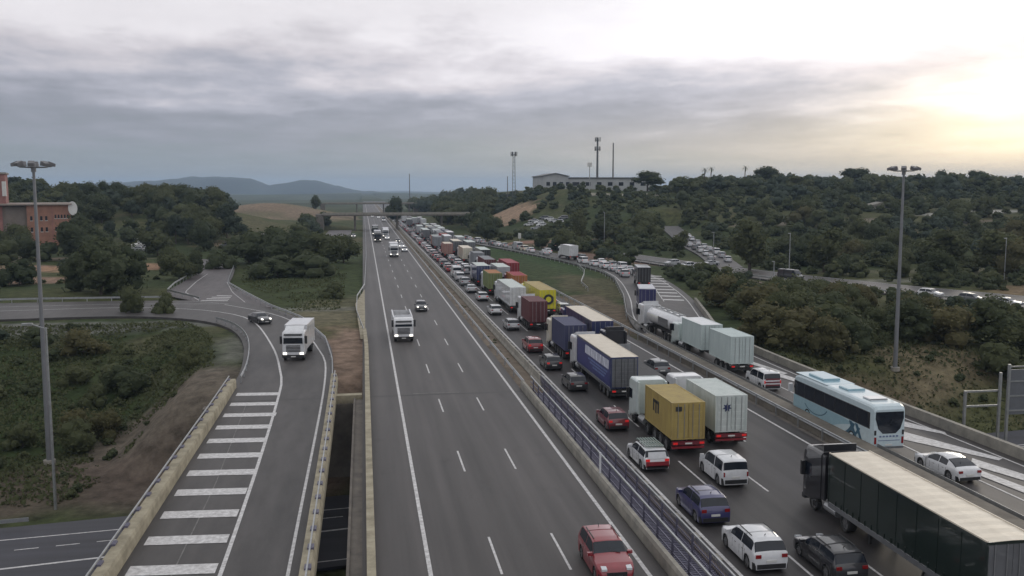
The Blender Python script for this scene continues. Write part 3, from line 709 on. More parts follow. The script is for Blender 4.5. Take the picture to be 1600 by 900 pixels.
def tree(kd, x, y, h, label, group=None, w=1., li=None, idx=None, name=None, sink=0):
    opts = [t for t in TREES[kd] if li is None or t[2] == li] or TREES[kd]
    cm, tm, _ = opts[(idx if idx is not None else rnd.randrange(len(opts))) % len(opts)]
    root = empty(name or {'bush': 'shrub', 'pine': 'pine_tree', 'umbrella': 'pine_tree'}.get(kd, 'tree'), (x, y, gh(x, y) - .1 - sink), rnd.random() * 6.28)
    w *= rnd.uniform(.82, 1.22); root.scale = (h * w, h * w * rnd.uniform(.9, 1.1), h); tag(root, label, 'shrub' if kd == 'bush' else 'tree', group)
    share(cm, 'crown', root); share(tm, 'stem' if kd == 'bush' else 'trunk', root); return root
def at(px, py, Y):     # ground position on the sight line of a picture column at distance Y along the road
    return Y * math.tan(math.atan((px - 800) / 1448.) + YAW)
# trees one can single out
NT = [('round', 150, 176, 9.5, 1.35, 0, 'large dark round tree behind the road from the left edge'),
      ('round', 192, 180, 8.6, 1.3, 0, 'broad dark tree on the right flank of the large round tree'),
      ('round', 118, 182, 7.0, 1.1, 0, 'smaller dark tree left of the large round tree'),
      ('bush', 196, 150, 4.2, .75, 1, 'small ragged shrub standing on the near verge of the loop road'),
      ('bush', 250, 149, 3.2, .8, 1, 'low shrub beside the loop road, right of the ragged one'),
      ('bush', 518, 166, 2.6, 1.4, 1, 'single round bush on the lawn left of the motorway'),
      ('round', 386, 250, 8.0, 1.5, 3, 'dark tree at the left end of the clump between branch road and motorway'),
      ('round', 422, 240, 9.2, 1.6, 3, 'tallest dark tree of the clump between branch road and motorway'),
      ('round', 462, 232, 8.8, 1.6, 0, 'broad dark tree in the middle of the clump left of the motorway'),
      ('round', 500, 230, 8.4, 1.5, 3, 'dark tree near the right end of the clump left of the motorway'),
      ('round', 535, 246, 7.4, 1.2, 3, 'purplish dark tree closest to the motorway in the clump'),
      ('bush', 430, 206, 5.0, 1.9, 0, 'low dark bush in front of the clump left of the motorway'),
      ('bush', 482, 206, 4.6, 1.9, 0, 'wide dark bush under the trees of the clump left of the motorway'),
      ('bush', 338, 232, 5, 1.3, 0, 'dark bush in the crook of the upper branch road'),
      ('round', 275, 205, 6.0, 1.1, 1, 'grey green tree left of the upper branch road'),
      ('round', 302, 214, 5.6, 1.0, 0, 'dark tree right beside the bend of the upper branch road'),
      ('pine', 352, 330, 12, 1.2, 3, 'tall dark pine crowning the right end of the left hill'),
      ('pine', 364, 318, 9.5, 1.1, 3, 'lower dark pine beside the tall one at the end of the left hill'),
      ('round', 618, 560, 14, 1.0, 0, 'dark round tree right of the far end of the motorway'),
      ('round', 493, 640, 9, .9, 0, 'lone round tree on the brown field before the mountains'),
      ('umbrella', 700, 520, 15, 1.2, 0, 'dark spreading tree right of the overpass'),
      ('umbrella', 1012, 455, 9.5, 1.5, 0, 'big umbrella pine on the skyline right of the two masts'),
      ('umbrella', 1195, 470, 12, 1.6, 0, 'umbrella pine with a broad dome on the right skyline'),
      ('umbrella', 1335, 470, 12.5, 1.5, 0, 'largest umbrella pine on the right skyline left of the light mast'),
      ('round', 1470, 470, 11, 1.2, 0, 'round dark tree on the skyline right of the light mast'),
      ('umbrella', 1525, 470, 10.5, 1.2, 0, 'flat topped pine on the skyline near the right edge'),
      ('round', 1560, 106, 6.2, 1.5, 0, 'broad dark tree near the right edge above the sign gantry'),
      ('tall', 1175, 205, 13, 1.3, 0, 'tall dark tree behind the side road left of the light mast'),
      ('tall', 1292, 200, 11, 1.4, 0, 'dense dark tree behind the side road, nearest left of the light mast'),
      ('tall', 1480, 190, 11, 1.5, 0, 'tall dark tree behind the white cars on the side road'),
      ('tall', 1560, 185, 10.5, 1.6, 0, 'dark tree at the right edge behind the side road'),
      ('tall', 905, 300, 11.5, 1.0, 1, 'tall slender tree behind the white box truck'),
      ('bush', 22, 196, 5.5, 1.2, 0, 'dark bush on the bare pink plot at the left edge'),
      ('round', 30, 262, 6.5, 1.2, 0, 'dark tree in front of the salmon building'),
      ('round', 120, 262, 11, 1.3, 0, 'big dark tree hiding the right foot of the salmon building')]
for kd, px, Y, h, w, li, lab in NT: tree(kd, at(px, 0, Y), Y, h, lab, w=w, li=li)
for k, (px, dy) in enumerate(((1100, 0), (1110, 3), (1163, 8))):
    x, Y = at(px, 0, 440 + dy), 440 + dy
    pr = empty('palm_tree', (x, Y, gh(x, Y)))
    tag(pr, ['slim palm poking above the right skyline, left of a pair', 'slim palm poking above the right skyline, right of a pair', 'lone slim palm poking above the right skyline'][k], 'palm tree', 'palms on the right skyline')
    hh = 11.5 + k * .5; MB().bar((0, 0, -.5), (.2, 0, hh), .3, 8, .2).build('trunk', BARK, pr)
    fr = MB()
    for i in range(16):
        a = i * 2.4; el0 = .9 - (i % 4) * .45; p0 = Vector((.2, 0, hh)); dirv = Vector((math.cos(a), math.sin(a), 0))
        for s_ in range(4):
            e_ = el0 - s_ * .45; p1 = p0 + (dirv * math.cos(e_) + Vector((0, 0, math.sin(e_)))) * .65; sd_ = Vector((-dirv.y, dirv.x, 0)) * (.22 - .04 * s_)
            fr.add([p0 - sd_, p0 + sd_, p1 + sd_ * .8, p1 - sd_ * .8], [(0, 1, 2, 3)]); p0 = p1
    me_ = crown_mesh('fronds', np.array(fr.v), [list(f) for f in fr.f], [.4] * len(fr.f), LEAF[0]); share(me_, 'fronds', pr)

# scattered trees: density regions (x0,x1,y0,y1, spacing, size range, kinds, tag)
def road_clear(x, y):
    if -9 < x < 44 and y > 86 and not (-9 < x < -4 and y > 330): return False
    if -2 < x < 36: return False
    if -18 < x < 50 and y < 90: return False
    for C in CARVE:
        for (a, b, hw, z) in C[::2]:
            if (x - a) ** 2 + (y - b) ** 2 < (hw + 3.6) ** 2: return False
    if abs(y - LOWC(x)) < 12: return False
    return True
def blocked(x, y):
    for (a, b, rx, ry, c, s) in SOIL:
        if s > .65 and ((x - a) / rx) ** 2 + ((y - b) / ry) ** 2 < .9: return True
    if -26 < x < -3 and 150 < y < 235: return True          # lawn
    if 34 < x < 56 and 140 < y < 320: return True
    q_ = x / max(y, 1)
    if 372 < y < 410 and .15 < q_ < .22: return True
    if 282 < y < 322 and -.125 < q_ < -.07: return True
    if 280 < y < 300 and -.25 < q_ < -.21: return True
    if y < 106 and .58 < x / max(y, 1) < .73: return True
    if -100 < x < -14 and 520 < y < 720: return True
    if 105 < x < 190 and 470 < y < 520: return True
    if -150 < x < -78 and 285 < y < 345: return True        # building
    return False
cand = []
def scatter(x0, x1, y0, y1, sp, h0, h1, kinds, key, dens=1., cond=None):
    y = y0
    while y < y1:
        x = x0 + rnd.random() * sp
        while x < x1:
            a, b = x + (rnd.random() - .5) * sp * .9, y + (rnd.random() - .5) * sp * .9
            if rnd.random() < dens and road_clear(a, b) and not blocked(a, b) and (cond is None or cond(a, b)):
                kd = rnd.choice(kinds); h_ = h0 + (h1 - h0) * rnd.random(); sl_ = a / b
                if y > 325 and .14 < sl_ < .345 and x0 > 0: h_ *= .42; kd = 'bush'
                if key == 'ramp wood' and sl_ > .47: h_ = min(h_, 19.0 * (1 - b / float(np.interp(sl_, (.48, .676, .776), (176, 146, 134)))) + .8)
                if h_ > .9: cand.append((a, b, kd, h_, key))
            x += sp
        y += sp
fov = lambda x, y: -.40 * y - 14 < x < .84 * y + 14
scatter(-300, -38, 268, 520, 8.5, 5.0, 9.5, ['round', 'round', 'round', 'pine'], 'left hill', .97, lambda x, y: fov(x, y) and x < -.133 * y - 3 and (y > 300 or x < -.36 * y or rnd.random() < .35))
scatter(-120, -30, 180, 268, 8, 2.5, 5.5, ['bush', 'bush', 'round'], 'left plots', .26, fov)
scatter(-75, -14, 90, 140, 3.8, 1.3, 2.8, ['bush'], 'loop', .22, fov)
scatter(-60, -24, 100, 140, 6, 1.4, 3.4, ['bush'], 'loop', .2, fov)
scatter(-60, -24, 84, 104, 5, 1.8, 3.2, ['bush'], 'loop', .35, lambda x, y: fov(x, y) and x < -.22 * y - 4)
scatter(48, 120, 96, 150, 5.2, 2.6, 5.8, ['bush', 'round', 'bush'], 'ramp wood', .93, lambda x, y: fov(x, y) and x > 48 + (y < 105) * 7)
scatter(64, 100, 140, 196, 6, 2.2, 4.2, ['bush', 'round'], 'ramp wood', .7, fov)
scatter(56, 86, 62, 96, 6, 1.0, 2.4, ['bush'], 'ramp wood', .6, lambda x, y: fov(x, y) and (x > 66 or x < 53))
scatter(84, 330, 165, 300, 9, 3.2, 8.0, ['round', 'bush', 'round', 'tall'], 'right slope', .52, lambda x, y: fov(x, y) and x > 62)
scatter(58, 420, 300, 420, 9.5, 4, 8, ['round', 'round', 'bush', 'round'], 'right slope', .42, lambda x, y: fov(x, y) and (x > 74 or y > 330))
scatter(58, 520, 420, 600, 9.5, 5.0, 8.5, ['round', 'bush', 'round', 'umbrella'], 'right ridge', .9, lambda x, y: fov(x, y))
scatter(52, 84, 215, 300, 7, 3, 6.5, ['round', 'bush'], 'right slope', .5, fov)
scatter(38, 64, 338, 430, 8, 5, 9, ['round', 'round'], 'right ridge', .8, lambda x, y: x > 46)
scatter(36, 90, 470, 900, 12, 8, 13, ['round'], 'far', .7)
scatter(-160, -24, 520, 1100, 14, 5, 8, ['round', 'bush'], 'far', .40, lambda x, y: x < -.22 * y)
scatter(-26, -16, 250, 470, 7, 3, 6, ['bush', 'round'], 'far', .6)
cand.sort(key=lambda c: -c[3] / math.hypot(c[0], c[1]))
# far ones are only kept where they can be seen
GL = {'left hill': ('dark tree in the left hill wood', 'trees covering the left hill'),
      'left plots': ('low dark tree on the bare plots at left', 'trees among the bare plots'),
      'loop': ('bushy scrub clump inside the left loop', 'scrub clumps inside the left loop'),
      'ramp wood': ('dense bush between ramp and side road', 'bushes between ramp and side road'),
      'right slope': ('green tree on the right hillside', 'trees scattered over the right hillside'),
      'right ridge': ('dark tree along the right ridge', 'trees along the right ridge'),
      'far': ('small dark tree by the far motorway', 'trees along the far motorway')}
NIND = 255
ZONES = {'left hill': ((130, 260), ('left part', 'middle part', 'right part'), (300, 350), (', front', ', halfway up', ', top')),
 'left plots': ((150, 280), ('left', 'middle', 'right'), (220,), (' front', ' back')), 'loop': ((90, 190, 280), ('leftmost', 'left middle', 'right middle', 'rightmost'), (96, 112, 126), (', near side', ', centre', ', back', ', far rim')),
 'ramp wood': ((1150, 1300, 1450), ('left end', 'left of the mast', 'right of the mast', 'right end'), (110, 130, 150), (', near', ', middle', ', back', ', far')),
 'right slope': ((1050, 1250, 1420), ('left', 'middle left', 'middle right', 'right'), (200, 240, 300), (', foot', ', lower', ', mid height', ', upper')),
 'right ridge': ((1000, 1200, 1400), ('left', 'middle left', 'middle right', 'right'), (460,), (' front', ' back')), 'far': ((600, 700), ('left', 'middle', 'right'), (600,), (' nearer', ' farther'))}
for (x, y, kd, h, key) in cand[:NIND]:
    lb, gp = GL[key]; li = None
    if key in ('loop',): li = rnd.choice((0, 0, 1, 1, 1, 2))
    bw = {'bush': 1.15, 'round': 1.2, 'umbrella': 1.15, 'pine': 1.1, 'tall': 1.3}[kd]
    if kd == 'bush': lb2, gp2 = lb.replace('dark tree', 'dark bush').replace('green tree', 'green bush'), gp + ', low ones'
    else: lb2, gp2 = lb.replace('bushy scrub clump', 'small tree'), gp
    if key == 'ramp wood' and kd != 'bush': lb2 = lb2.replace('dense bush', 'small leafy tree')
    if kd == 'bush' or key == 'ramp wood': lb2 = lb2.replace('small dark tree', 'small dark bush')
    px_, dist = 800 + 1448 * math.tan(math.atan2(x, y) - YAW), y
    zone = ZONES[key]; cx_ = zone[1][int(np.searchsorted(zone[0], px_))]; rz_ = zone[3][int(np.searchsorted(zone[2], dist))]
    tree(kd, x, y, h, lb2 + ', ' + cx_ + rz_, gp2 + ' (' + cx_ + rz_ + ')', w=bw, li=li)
def stuff_wood(name, items, label, nleaf, ls, lis):
    for li in lis:
        protos = {kd: [crown(_rt, kd, nleaf, ls) for _ in range(2)] for kd in ('round', 'umbrella', 'pine', 'bush', 'tall')}
        Vs = []; Fs = []; Cs = []; o = 0
        for n, (x, y, kd, h) in enumerate(items):
            if n % len(lis) != lis.index(li): continue
            v, F_, C_ = protos[kd][rnd.randrange(2)]; a = rnd.random() * 6.28; ca, sa = math.cos(a), math.sin(a); w = h * 1.25
            V2 = np.stack([(v[:, 0] * ca - v[:, 1] * sa) * w + x, (v[:, 0] * sa + v[:, 1] * ca) * w + y, v[:, 2] * h + gh(x, y) - .1], 1)
            Vs.append(V2); Fs += [[k + o for k in f] for f in F_]; r_ = rnd.random() * .5 - .25; Cs += [min(1, max(0, c + r_)) for c in C_]; o += len(v)
        if Vs:
            me = crown_mesh(name, np.concatenate(Vs), Fs, Cs, LEAF[li]); ob_ = bpy.data.objects.new(name, me); COL.objects.link(ob_)
            tag(ob_, label, name.replace('_', ' '), kind='stuff')
rest = [(x, y, kd, h) for (x, y, kd, h, key) in cand[NIND:]]
stuff_wood('far_woodland', rest, 'dense dark woodland covering the hills on both sides of the motorway', 110, .075, [0, 1, 3])
scr = []
def scrub(x0, x1, y0, y1, n, h0, h1, cond=None):
    for _ in range(n):
        x, y = x0 + (x1 - x0) * rnd.random(), y0 + (y1 - y0) * rnd.random()
        if road_clear(x, y) and fov(x, y) and (cond is None or cond(x, y)): scr.append((x, y, 'bush', h0 + (h1 - h0) * rnd.random()))
scrub(-80, -14, 80, 141, 260, .4, 1.0, lambda x, y: x < -21 - (92 - y) * .4 or y > 112)
scrub(47, 110, 60, 128, 420, .3, .9)
scrub(60, 330, 150, 430, 2300, .7, 3.2, lambda x, y: not blocked(x, y))
scrub(-130, -26, 170, 300, 110, .7, 1.8, lambda x, y: not blocked(x, y))
scrub(36, 52, 118, 160, 20, .3, .8, lambda x, y: x > 41)
scr += [(15.9 + (rnd.random() - .5) * .9, 92 + 1.6 * i, 'bush', .22 + .3 * rnd.random()) for i in range(150)]
stuff_wood('scrub', scr, 'low scrub and weeds growing over the verges, slopes and median', 60, .11, [0, 1])

def grass():
    rs = np.random.RandomState(3); P_ = []
    for (x0, x1, y0, y1, n, f) in ((-70, -14, 80, 140, 34000, lambda x, y: (x < -22 - (92 - y) * .3) | (y > 104)), (47, 90, 58, 120, 16000, None), (-27, -4, 150, 215, 5000, None)):
        x = x0 + (x1 - x0) * rs.rand(n); y = y0 + (y1 - y0) * rs.rand(n)
        k = np.ones(n, bool) if f is None else f(x, y)
        k &= vnoise(x + 31, y, 7) + .5 * vnoise(x, y + 7, 2.5) > .5; x, y = x[k], y[k]; z = ground_h(x, y)
        for C in CARVE:
            for (a, b, hw, zz) in C: m = (x - a) ** 2 + (y - b) ** 2 > (hw + 1.2) ** 2; x, y, z = x[m], y[m], z[m]
        P_.append(np.stack([x, y, z], 1))
    p = np.concatenate(P_); n = len(p); a = rs.rand(n) * 6.28; w = (.05 + .10 * rs.rand(n))[:, None]; h = .10 + .30 * rs.rand(n) ** 2
    d = np.stack([np.cos(a), np.sin(a), a * 0], 1); e = np.stack([-np.sin(a), np.cos(a), a * 0], 1); up = np.stack([a * 0, a * 0, h], 1)
    q = np.stack([p - d * w, p + d * w, p + d * w * 1.3 + up + e * .12, p - d * w * 1.2 + up * .85 + e * .18], 1).reshape(-1, 3)
    me = crown_mesh('grass_tufts', q, [[4 * i, 4 * i + 1, 4 * i + 2, 4 * i + 3] for i in range(n)], rs.rand(n) * .8 + .2, LEAF[1]); o = bpy.data.objects.new('grass_tufts', me); COL.objects.link(o)
    tag(o, 'rough grass growing in the hollow, on the lawns and on the verges', 'grass', kind='stuff')
grass()
# ---------------------------------------------------------------- overpasses
def overpass(Y, x0, x1, zt, dy, label, piers, sk=0):
    root = empty('overpass', (0, Y, 0)); tag(root, label, 'bridge')
    def dk(nm, a, b, z0, z1, m):
        mb = MB(); mb.add([(x0, a, z0), (x1, a + sk, z0), (x1, b + sk, z0), (x0, b, z0), (x0, a, z1), (x1, a + sk, z1), (x1, b + sk, z1), (x0, b, z1)],
                          [(3, 2, 1, 0), (4, 5, 6, 7), (0, 1, 5, 4), (1, 2, 6, 5), (2, 3, 7, 6), (3, 0, 4, 7)]); mb.build(nm, m, root)
    dk('deck', 0, dy, zt - .8, zt, CONC_D); dk('parapet', -.15, .15, zt - .25, zt + .6, CONC); dk('parapet', dy - .15, dy + .15, zt - .25, zt + .6, CONC)
    for p in piers:
        f = (p - x0) / (x1 - x0) * sk
        for q in (dy * .25, dy * .75): MB().bar((p, q + f, -1), (p, q + f, zt - .8), .5, 10).build('pier', CONC_D, root)
    MB().box(x0 - 3, x0 + .5, 0, dy, -2, zt - .01).build('abutment', CONC_D, root); MB().box(x1 - .5, x1 + 3, sk, dy + sk, -2, zt - .01).build('abutment', CONC_D, root)
    return root
overpass(440, -19, 54, 7.4, 10, 'nearer grey concrete overpass crossing both carriageways', (-4, 15.9, 37))
overpass(735, -30, 40, 8.2, 9, 'farther thin overpass crossing the motorway before the mountains', (-5, 15.9, 36))

# ---------------------------------------------------------------- buildings
SALM = mat('salmon render', (.30, .155, .11), .9, noise=.2, nscale=.4); SALM2 = mat('rose render', (.27, .13, .115), .9, noise=.2, nscale=.4)
TAN = mat('grey tan render', (.20, .17, .15), .9, noise=.12, nscale=.4); WHITEW = mat('white wall', (.6, .6, .58), .8, noise=.1, nscale=.5)
DWIN = mat('dark window', (.02, .022, .028), .15, noise=.1)
def building():
    x0, y0 = at(0, 0, 300) - 22, 300
    g = 1.0; root = empty('salmon_building', (at(50, 0, 300), y0, g), R(17)); tag(root, 'salmon coloured building with a flat roof and a taller stepped block at its left', 'building')
    ox = lambda px: (px - 50) / 1448 * 322
    def blk(nm, a, b, yb, z0, z1, m, yf=0): return MB().box(a, b, yf, yb, z0, z1).build(nm, m, root)
    blk('wall', ox(42), ox(96), 22, -2, 13.2, SALM); blk('wall', ox(13), ox(42) - .01, 20, -2, 12.9, TAN, 1.2)
    blk('wall', -32, ox(13) - .01, 24, -2, 13.0, SALM2, .4); blk('tower', -32, ox(18), 19, 12.6, 22.6, SALM2, 1.4)
    blk('tower_roof', -32.4, ox(18) + .4, 19.4, 22.6, 23.1, CONC, 1.0); blk('tower_edge', ox(14), ox(18) + .15, 3.5, 16.0, 20.4, WHITEW, 1.2)
    f = MB(); f.box(-32.5, ox(98), -.9, 22.6, 13.25, 13.75); f.build('roof_slab', mat('pale fascia', (.30, .25, .22), .8, noise=.1), root)
    d = MB(); pts = []                           # round white end drum on the roof corner
    d.loft([[(ox(99) + 1.3 * math.cos(2 * PI * i / 20), yy, 12.2 + 2.1 * math.sin(2 * PI * i / 20)) for i in range(20)] for yy in (-.6, 3)]); d.build('end_drum', WHITEW, root)
    def win(a, b, z0, z1, y=-.02, frame=True):
        w = MB().box(a, b, y - .06, y + .05, z0, z1).build('window', DWIN, root)
        if frame: MB().box(a - .12, b + .12, y - .14, y - .0, z0 - .16, z0 - .02).build('sill', WHITEW, w)
    for i in range(4): win(ox(46) + i * 1.35, ox(46) + i * 1.35 + .6, 8.6, 9.9)
    for i in range(5): win(ox(76) + i * .85, ox(76) + i * .85 + .45, 9.2, 10.3)
    for i in range(4): win(ox(46) + i * 1.35, ox(46) + i * 1.35 + .6, 5.2, 6.5)
    for i in range(3): win(ox(76) + i * 1.3, ox(76) + i * 1.3 + .55, 5.4, 6.6)
    for i in range(2): win(ox(-6) + i * 2.2, ox(-6) + i * 2.2 + 1.2, 16.8, 18.6, 1.38)
    MB().box(ox(73) - .12, ox(73) + .12, -.12, 0, -1, 13.2).build('downpipe', SALM2, root)
building()
def industrial():
    Y = 492; x0, x1 = at(848, 0, Y), at(1020, 0, Y); xm = at(888, 0, Y); g = 18.0
    root = empty('industrial_hall', (x0, Y, g)); tag(root, 'pale low industrial hall with gabled left end on the skyline', 'building')
    m = mat('weathered pale cladding', (.36, .37, .38), .7, noise=.12, nscale=.2)
    MB().prism([(0, -3), (xm - x0, -3), (xm - x0, 8.2), ((xm - x0) * .5, 9.4), (0, 8.2)], 0, 30).build('gable_hall', m, root)
    rfm = mat('dark roof sheet', (.10, .105, .11), .6, noise=.1)
    MB().prism([(-.6, 7.9), (-.6, 8.3), ((xm - x0) * .5, 9.9), (xm - x0 + .6, 8.3), (xm - x0 + .6, 7.9), ((xm - x0) * .5, 9.5)], -.6, 30.6).build('roof', rfm, root)
    MB().box(xm - x0 + .02, x1 - x0, 2, 28, -3, 6.9).build('long_hall', m, root); MB().box(xm - x0 + .7, x1 - x0 + .5, 1.5, 28.5, 6.9, 7.6).build('roof', rfm, root)
    for i in range(5): MB().box(2 + i * 3.6, 4 + i * 3.6, -.08, .05, 3, 5).build('window', DWIN, root)
    for i in range(7): MB().box(xm - x0 + 4 + i * 6.2, xm - x0 + 6.6 + i * 6.2, 1.9, 2.05, 3, 5).build('window', DWIN, root)
industrial()
def shed(px, Y, w, d, h, label, m, rz=.2):
    x = at(px, 0, Y); g = gh(x, Y); root = empty('white_shed', (x, Y, g), rz); tag(root, label, 'building')
    MB().box(-w / 2, w / 2, -d / 2, d / 2, -1, h).build('wall', m, root)
    MB().prism([(-w / 2 - .3, h - .1), (w / 2 + .3, h - .1), (0, h + w * .10)], -d / 2 - .3, d / 2 + .3).build('roof', m, root)
    for i in range(2): MB().box(-w * .3 + i * w * .35, -w * .1 + i * w * .35, -d / 2 - .06, -d / 2 + .02, h * .3, h * .7).build('window', DWIN, root)
shed(344, 345, 5, 4, 3, 'small white house half hidden by trees on the left hill', WHITEW)
shed(224, 300, 3.6, 3, 2.4, 'pale grey shed in a clearing of the left wood, left one', WHITEW, -.3); shed(215, 290, 4.4, 2.5, 1.6, 'low white shed just below the pale one in the left wood', WHITEW, .4)
shed(1376, 350, 13, 5, 1.6, 'low pale grey quarry shed on the right slope', CONC, .1)
shed(428, 330, 10, 5, 2.6, 'pale works shed left of the service road', CONC, .3); shed(452, 300, 8, 4, 2.2, 'low white works shed by the service road', WHITEW, .25)

# ---------------------------------------------------------------- masts, poles and signs
def lattice(root, h, w, m, n=14):
    g = MB()
    for sx in (-1, 1):
        for sy in (-1, 1): g.bar((sx * w, sy * w, 0), (sx * w * .55, sy * w * .55, h), .09, 5)
    for i in range(n):
        a, b = i / n, (i + 1) / n; wa, wb = w * (1 - .45 * a), w * (1 - .45 * b)
        for (p, q) in (((-1, -1), (1, -1)), ((1, -1), (1, 1)), ((1, 1), (-1, 1)), ((-1, 1), (-1, -1))):
            g.bar((p[0] * wa, p[1] * wa, a * h), (q[0] * wb, q[1] * wb, b * h), .05, 4)
    return g.build('lattice', m, root)
def radio(px, Y, top, label, w, kind):
    x = at(px, 0, Y); g = gh(x, Y); root = empty('radio_mast', (x, Y, g)); tag(root, label, 'radio mast'); h = top - g
    m = mat('mast grey steel', (.12, .125, .13), .6, .3, noise=.1)
    if kind == 'lattice': lattice(root, h, w, m)
    else: MB().bar((0, 0, 0), (0, 0, h), w, 12, w * .7).build('pole', m, root)
    if kind != 'bare':
        for k, zz in enumerate((h - 1.5, h - 7) if kind == 'pole' else (h - 1.2,)):
            MB().bar((0, 0, zz - .1), (0, 0, zz + .1), w + .9, 12).build('platform', m, root)
            for i in range(6):
                a = i * PI / 3; r0 = w + .9
                MB().box(-.22, .22, -.12, .12, -1.3, 1.3).build('panel_antenna', WHITEW if kind == 'pole' and k == 0 and i % 2 else m, root, loc=(r0 * math.cos(a), r0 * math.sin(a), zz + .4)).rotation_euler = (0, 0, a + PI / 2)
    return root
radio(803, 540, 40.5, 'slim lattice mast rising alone left of the industrial hall', .9, 'lattice')
radio(933, 545, 50, 'tallest radio mast with antenna platforms, left of the pair', .75, 'pole')
radio(957.5, 548, 47, 'plain slender mast standing right of the tallest one', .5, 'bare')
radio(640, 900, 34, 'tiny thin mast on the horizon right of the mountains', .5, 'bare'); radio(793, 560, 27, 'very thin short mast just left of the lattice mast', .3, 'bare')
def highmast(x, Y, z0, ztop, label):
    root = empty('light_mast', (x, Y, z0)); tag(root, label, 'light mast'); h = ztop - z0
    MB().bar((0, 0, 0), (0, 0, h), .27, 16, .12).build('pole', MASTM, root, smooth=False)
    MB().bar((0, 0, -.1), (0, 0, .35), .55, 12).build('base', CONC, root)
    rg = MB()
    n = 18
    for i in range(n):
        a, b = 2 * PI * i / n, 2 * PI * (i + 1) / n; rg.bar((1.15 * math.cos(a), 1.15 * math.sin(a), h - .25), (1.15 * math.cos(b), 1.15 * math.sin(b), h - .25), .05, 6)
    for i in range(4):
        a = i * PI / 2; rg.bar((0, 0, h - .3), (1.15 * math.cos(a), 1.15 * math.sin(a), h - .25), .05, 6)
    rg.bar((0, 0, h - .7), (0, 0, h + .15), .22, 10); rg.build('ring_frame', MASTM, root)
    lm = MB(); lm.prismx([(-.32, -.16), (.32, -.26), (.36, .02), (-.2, .26)], -.26, .26); l0 = lm.build('floodlight', mat('floodlight housing', (.16, .16, .17), .5, .4, noise=.1), root, loc=(0, 0, 0))
    me = l0.data; bpy.data.objects.remove(l0)
    for i in range(8):
        a = 2 * PI * i / 8 + .2; share(me, 'floodlight', root, (1.5 * math.cos(a), 1.5 * math.sin(a), h + .05), a - PI / 2)
    return root
highmast(at(56, 0, 92) - .1, 92, gh(at(56, 0, 92), 92), 21.3, 'tall floodlight mast with a ring of lamps at the left, in the loop')
highmast(at(1411, 0, 100), 100, gh(at(1411, 0, 100), 100), 21.4, 'tall floodlight mast with a ring of lamps at the right')
x_ = at(60, 0, 79); g_ = gh(x_, 79); r0_ = empty('lamp_post', (x_, 79, g_)); tag(r0_, 'thin old lamp post beside the lower road, near the left mast', 'lamp post')
MB().bar((0, 0, 0), (0, 0, 15.2), .13, 10, .07).build('pole', GALV, r0_); MB().bar((0, 0, 15.1), (-1.3, .3, 15.5), .05, 6).box(-1.9, -1.1, .15, .45, 15.38, 15.56).build('lamp_arm', GALV, r0_)
for k, (px, Y, h) in enumerate(((1237, 196, 9.5), (1577, 176, 9), (1117, 214, 9), (945, 300, 10), (1213, 192, 3.5))):
    x = at(px, 0, Y); r1 = empty('street_pole', (x, Y, gh(x, Y)))
    tag(r1, ['grey pole behind the dark truck on the side road', 'grey pole at the right edge behind the white cars', 'grey pole right of the rising queue', 'thin pole on the slope above the white box truck', 'short post beside the side road bend'][k], 'pole')
    MB().bar((0, 0, -.3), (0, 0, h), .13, 8, .08).build('pole', GALV, r1); MB().box(-.5, .1, -.08, .08, h - .1, h + .06).build('lamp_head', GALV, r1)
# backs of road signs at the right edge
x, Y = at(1562, 0, 71), 71
r2 = empty('sign_gantry', (x, Y, 0)); tag(r2, 'grey metal sign frame seen from behind at the right edge', 'sign')
gz = -3.4
for (a, z1_) in ((-2.2, 1.7), (1.1, 3.2), (1.9, 3.9)): MB().box(a - .1, a + .1, -.1, .1, gz - 1, z1_).build('post', GALV, r2)
for zz in (.2, 1.5): MB().box(-2.2, 1.1, .1, .2, zz, zz + .16).build('cross_bar', GALV, r2)
MB().box(2.1, 5.2, .12, .2, -.6, 3.4).build('sign_panel', mat('sign back aluminium', (.15, .16, .18), .5, .3, noise=.08), r2)
for i in range(4): MB().box(2.12, 5.18, .06, .12, -.3 + i * 1.3, -.18 + i * 1.3).build('stiffener', GALV, r2)
x, Y = at(921, 0, 430), 430; g_ = gh(x, Y); r3 = empty('billboard', (x, Y, g_)); tag(r3, 'small white square board on a pole above the right trees', 'sign')
MB().bar((0, 0, 0), (0, 0, 13.6), .2, 8).build('pole', GALV, r3); MB().box(-1.1, 1.1, -.1, .1, 13, 15).build('board', WHITEW, r3)
for k, (px, Y, z0) in enumerate(((838, 300, 0), (812, 310, 0))):
    x = at(px, 0, Y); r4 = empty('road_sign', (x, Y, 0)); tag(r4, ['small white road sign beside the far queue, right one', 'small pale road sign beside the far queue, left one'][k], 'sign')
    MB().bar((0, 0, 0), (0, 0, 3.4), .07, 8).build('pole', GALV, r4); MB().box(-.5, .5, -.05, .05, 2.4, 4.2).build('board', WHITEW, r4)

